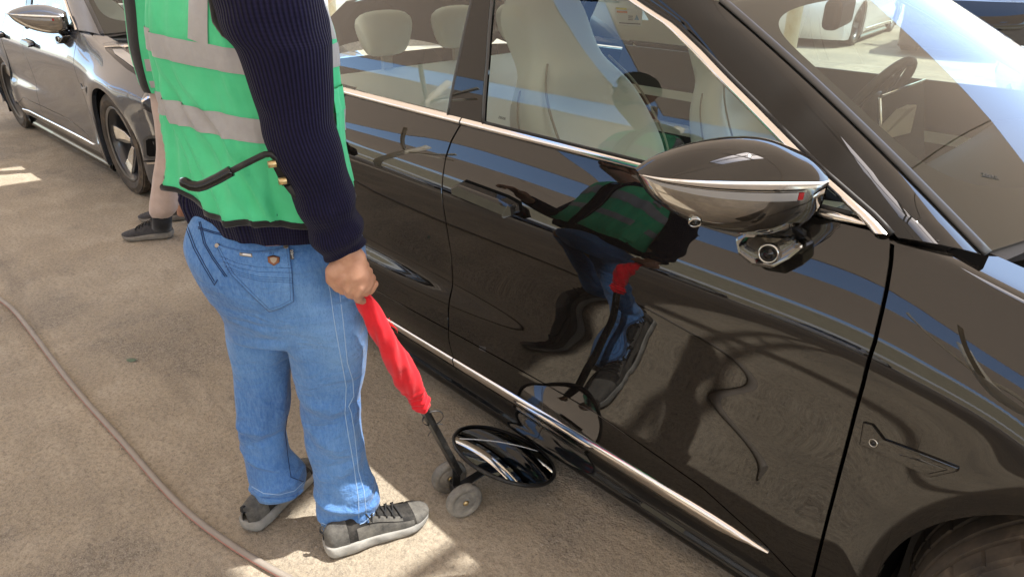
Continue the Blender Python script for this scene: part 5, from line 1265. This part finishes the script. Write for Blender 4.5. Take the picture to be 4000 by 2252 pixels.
for s_ in (-1, 1):
    a = at_d(650, -270, 3.99)+r2*(s_*.17); b = a+r2*(s_*.02)-f2*.14+Vector((0, 0, -.27)); c = b-f2*.04+Vector((0, 0, -.22)); mb.tube([at_d(632, -250, 3.99), a, b, c], [.07, .055, .045, .03], 14)
    h2 = c+f2*.005+Vector((0, 0, -.06)); mb.tube([c, h2], [.03, .035], 12)
    for i in range(4): mb.tube([h2+f2*(i*.02-.03), h2+f2*(i*.02-.03)+Vector((0, 0, -.05)), h2+f2*(i*.018-.027)-r2*(s_*.02)+Vector((0, 0, -.08))], [.010, .009, .007], 10)
    mb.tube([h2+f2*.03+Vector((0, 0, .02)), h2+f2*.055+Vector((0, 0, -.02)), h2+f2*.05+Vector((0, 0, -.05))], [.012, .010, .008], 10)
mb.tube([at_d(640, 300, 3.99), at_d(655, 600, 3.96), at_d(640, 840, 3.955), at_d(632, 890, 3.955)], [.07, .045, .032, .03], 16); mb.tube([at_d(690, 300, 4.1), at_d(715, 800, 4.2), at_d(715, 840, 4.2)], [.07, .04, .035], 16)
mb.ell(hc2+f2*.09-Vector((0, 0, .02)), (.016, .02, .025), 12)
b2 = mb.build('body', M['skin'], P2); add_mod(b2, 'REMESH', mode='VOXEL', voxel_size=.007, use_smooth_shade=True)
for s_ in (-1, 1):
    a = at_d(650, -270, 3.99)+r2*(s_*.17); b = a+r2*(s_*.02)-f2*.14+Vector((0, 0, -.27)); c = b-f2*.04+Vector((0, 0, -.22))
    mb = MB(); mb.tube([at_d(632, -262, 3.99), a, a.lerp(b, .5), b, b.lerp(c, .5), c], [.085, .078, .068, .062, .055, .046], 20); mb.build('sleeve', M['black_cloth'], P2)
mb = MB(); mb.ell(hc2+Vector((0, 0, .025))-f2*.012, (.083, .10, .105), 24); mb.build('hair', M['hair'], P2)
mb = MB(); mb.tube([at_d(634, 835, 3.955), at_d(632, 892, 3.955)], [.056, .056], 20); mb.build('sock', M['black_cloth'], P2)
shoe(P2, (-4.325, 1.215, 0), (-4.49, .968, 0), M['grey_knit'], None, M['sole_grey'], M['lace'], .98)
shoe(P2, at_z(735, 855), at_z(735, 855)+Vector((-.165, -.25, 0)), M['grey_knit'], None, M['sole_grey'], M['lace'], .98)

# ------------------------------------------------------------------ hose, leaf, paper
hs = [(-700, 700), (-400, 880), (-150, 1070), (0, 1168), (80, 1240), (180, 1370), (310, 1535), (450, 1690), (590, 1850), (720, 1985), (860, 2095), (1000, 2185), (1140, 2262), (1300, 2345), (1600, 2480), (2200, 2600)]
hw = [at_z(x, y, .013) for x, y in hs]; sp_ = [Spline(range(len(hw)), [p[q] for p in hw]) for q in range(3)]
hpts = [Vector((sp_[0](t), sp_[1](t), .0115)) for t in np.linspace(0, len(hw)-1, 220)]
mb = MB(); mb.tube(hpts, .0108, 14, True, 1, 1, flat=(0, 0, 1)); ho = mb.build('hose', M['hose'], None, uv=True)
tag(ho, 'dusty grey hose with a faded red stripe snaking across the ground', 'hose')
m_ = M['leaf'] = mat('leaf', (.09, .13, .085), .6)
p = at_z(515, 1405, .004); mb = MB(); n5 = 8
mb.add([p+RT*(.024*math.cos(PI*i/n5*2))*1.0+HD*(.012*math.sin(PI*i/n5*2))+Vector((0, 0, .004*math.cos(4*PI*i/n5))) for i in range(n5)]+[p+Vector((0, 0, .010))], [(i, (i+1) % n5, n5) for i in range(n5)])
tag(mb.build('leaf', M['leaf']), 'small green scrap of leaf lying on the dusty ground', 'leaf')
p = at_z(1192, 1722, .003); mb = MB(); mb.add([p, p+RT*.05, p+RT*.055+HD*.03+Vector((0, 0, .012)), p+RT*.02+HD*.028+Vector((0, 0, .02))], [(0, 1, 2, 3)], False); pa_ = mb.build('paper_scrap', M['paper']); add_mod(pa_, 'SOLIDIFY', thickness=.0008)
tag(pa_, 'scrap of white paper on the ground behind the inspector\'s legs', 'paper')
# ------------------------------------------------------------------ prints on the glass of the black car
fdl = [c for c in black_car.children if c.name.startswith('front_door') and c.data.vertices[0].co.y > 0][0]
fdr = [c for c in black_car.children if c.name.startswith('front_door') and c.data.vertices[0].co.y < 0][0]
wsc = [c for c in black_car.children if c.name.startswith('windscreen') and c.data.materials[0] == M['windshield_glass'] and 'pillar' not in c.name and 'rubber' not in c.name][0]
YS = CARO.y+.790
def quad(name, px, m, parent, dy=0.):
    V = [at_y(x, y, YS-dy) for x, y in px]; return mk(name, V, [tuple(range(len(px)))], m, parent, False)
st = quad('window_sticker', [(2398, 14), (2512, 26), (2506, 104), (2414, 98)], M['paper'], fdl); add_mod(st, 'SOLIDIFY', thickness=.0006)
quad('sticker_print', [(2404, 20), (2446, 24), (2448, 40), (2407, 37)], M['yellow_print'], st, .002)
quad('sticker_print', [(2408, 42), (2450, 45), (2451, 53), (2410, 50)], M['orange_print'], st, .002)
for i in range(3): quad('sticker_print', [(2454, 62+i*7), (2472, 63+i*7), (2472, 66+i*7), (2454, 65+i*7)], M['ink'], st, .002)
quad('sticker_print', [(2478, 78), (2487, 58), (2497, 80)], M['blue_print'], st, .002)
quad('sticker_print', [(2418, 88), (2502, 93), (2501, 97), (2419, 92)], M['ink'], st, .002)
bw = bvh_of(wsc)
def etched(b, par, px, pxr, pxu, s):
    if all(hit(b, *q)[0] is not None for q in (px, pxr, pxu)): surf_text('glass_print', 'ZEEKR', b, px, pxr, pxu, s, M['etch_print'], par, .0012)
etched(bw, wsc, (3866, 690), (3896, 697), (3870, 676), .014)
wr_ = [c for c in fdr.children if c.name.startswith('window_glass')][0]; bwr = bvh_of(wr_)
etched(bwr, wr_, (1962, 462), (1985, 468), (1964, 448), .011)
# a small dark label on the side of the driver's seat
p = at_y(2652, 328, 2.60); mb = MB(); mb.box(p, (.02, .004, .03), .3); mb.build('seat_tag', M['ink'], [c for c in black_car.children if c.name.startswith('front_seat') and c.location.y > 0][0])
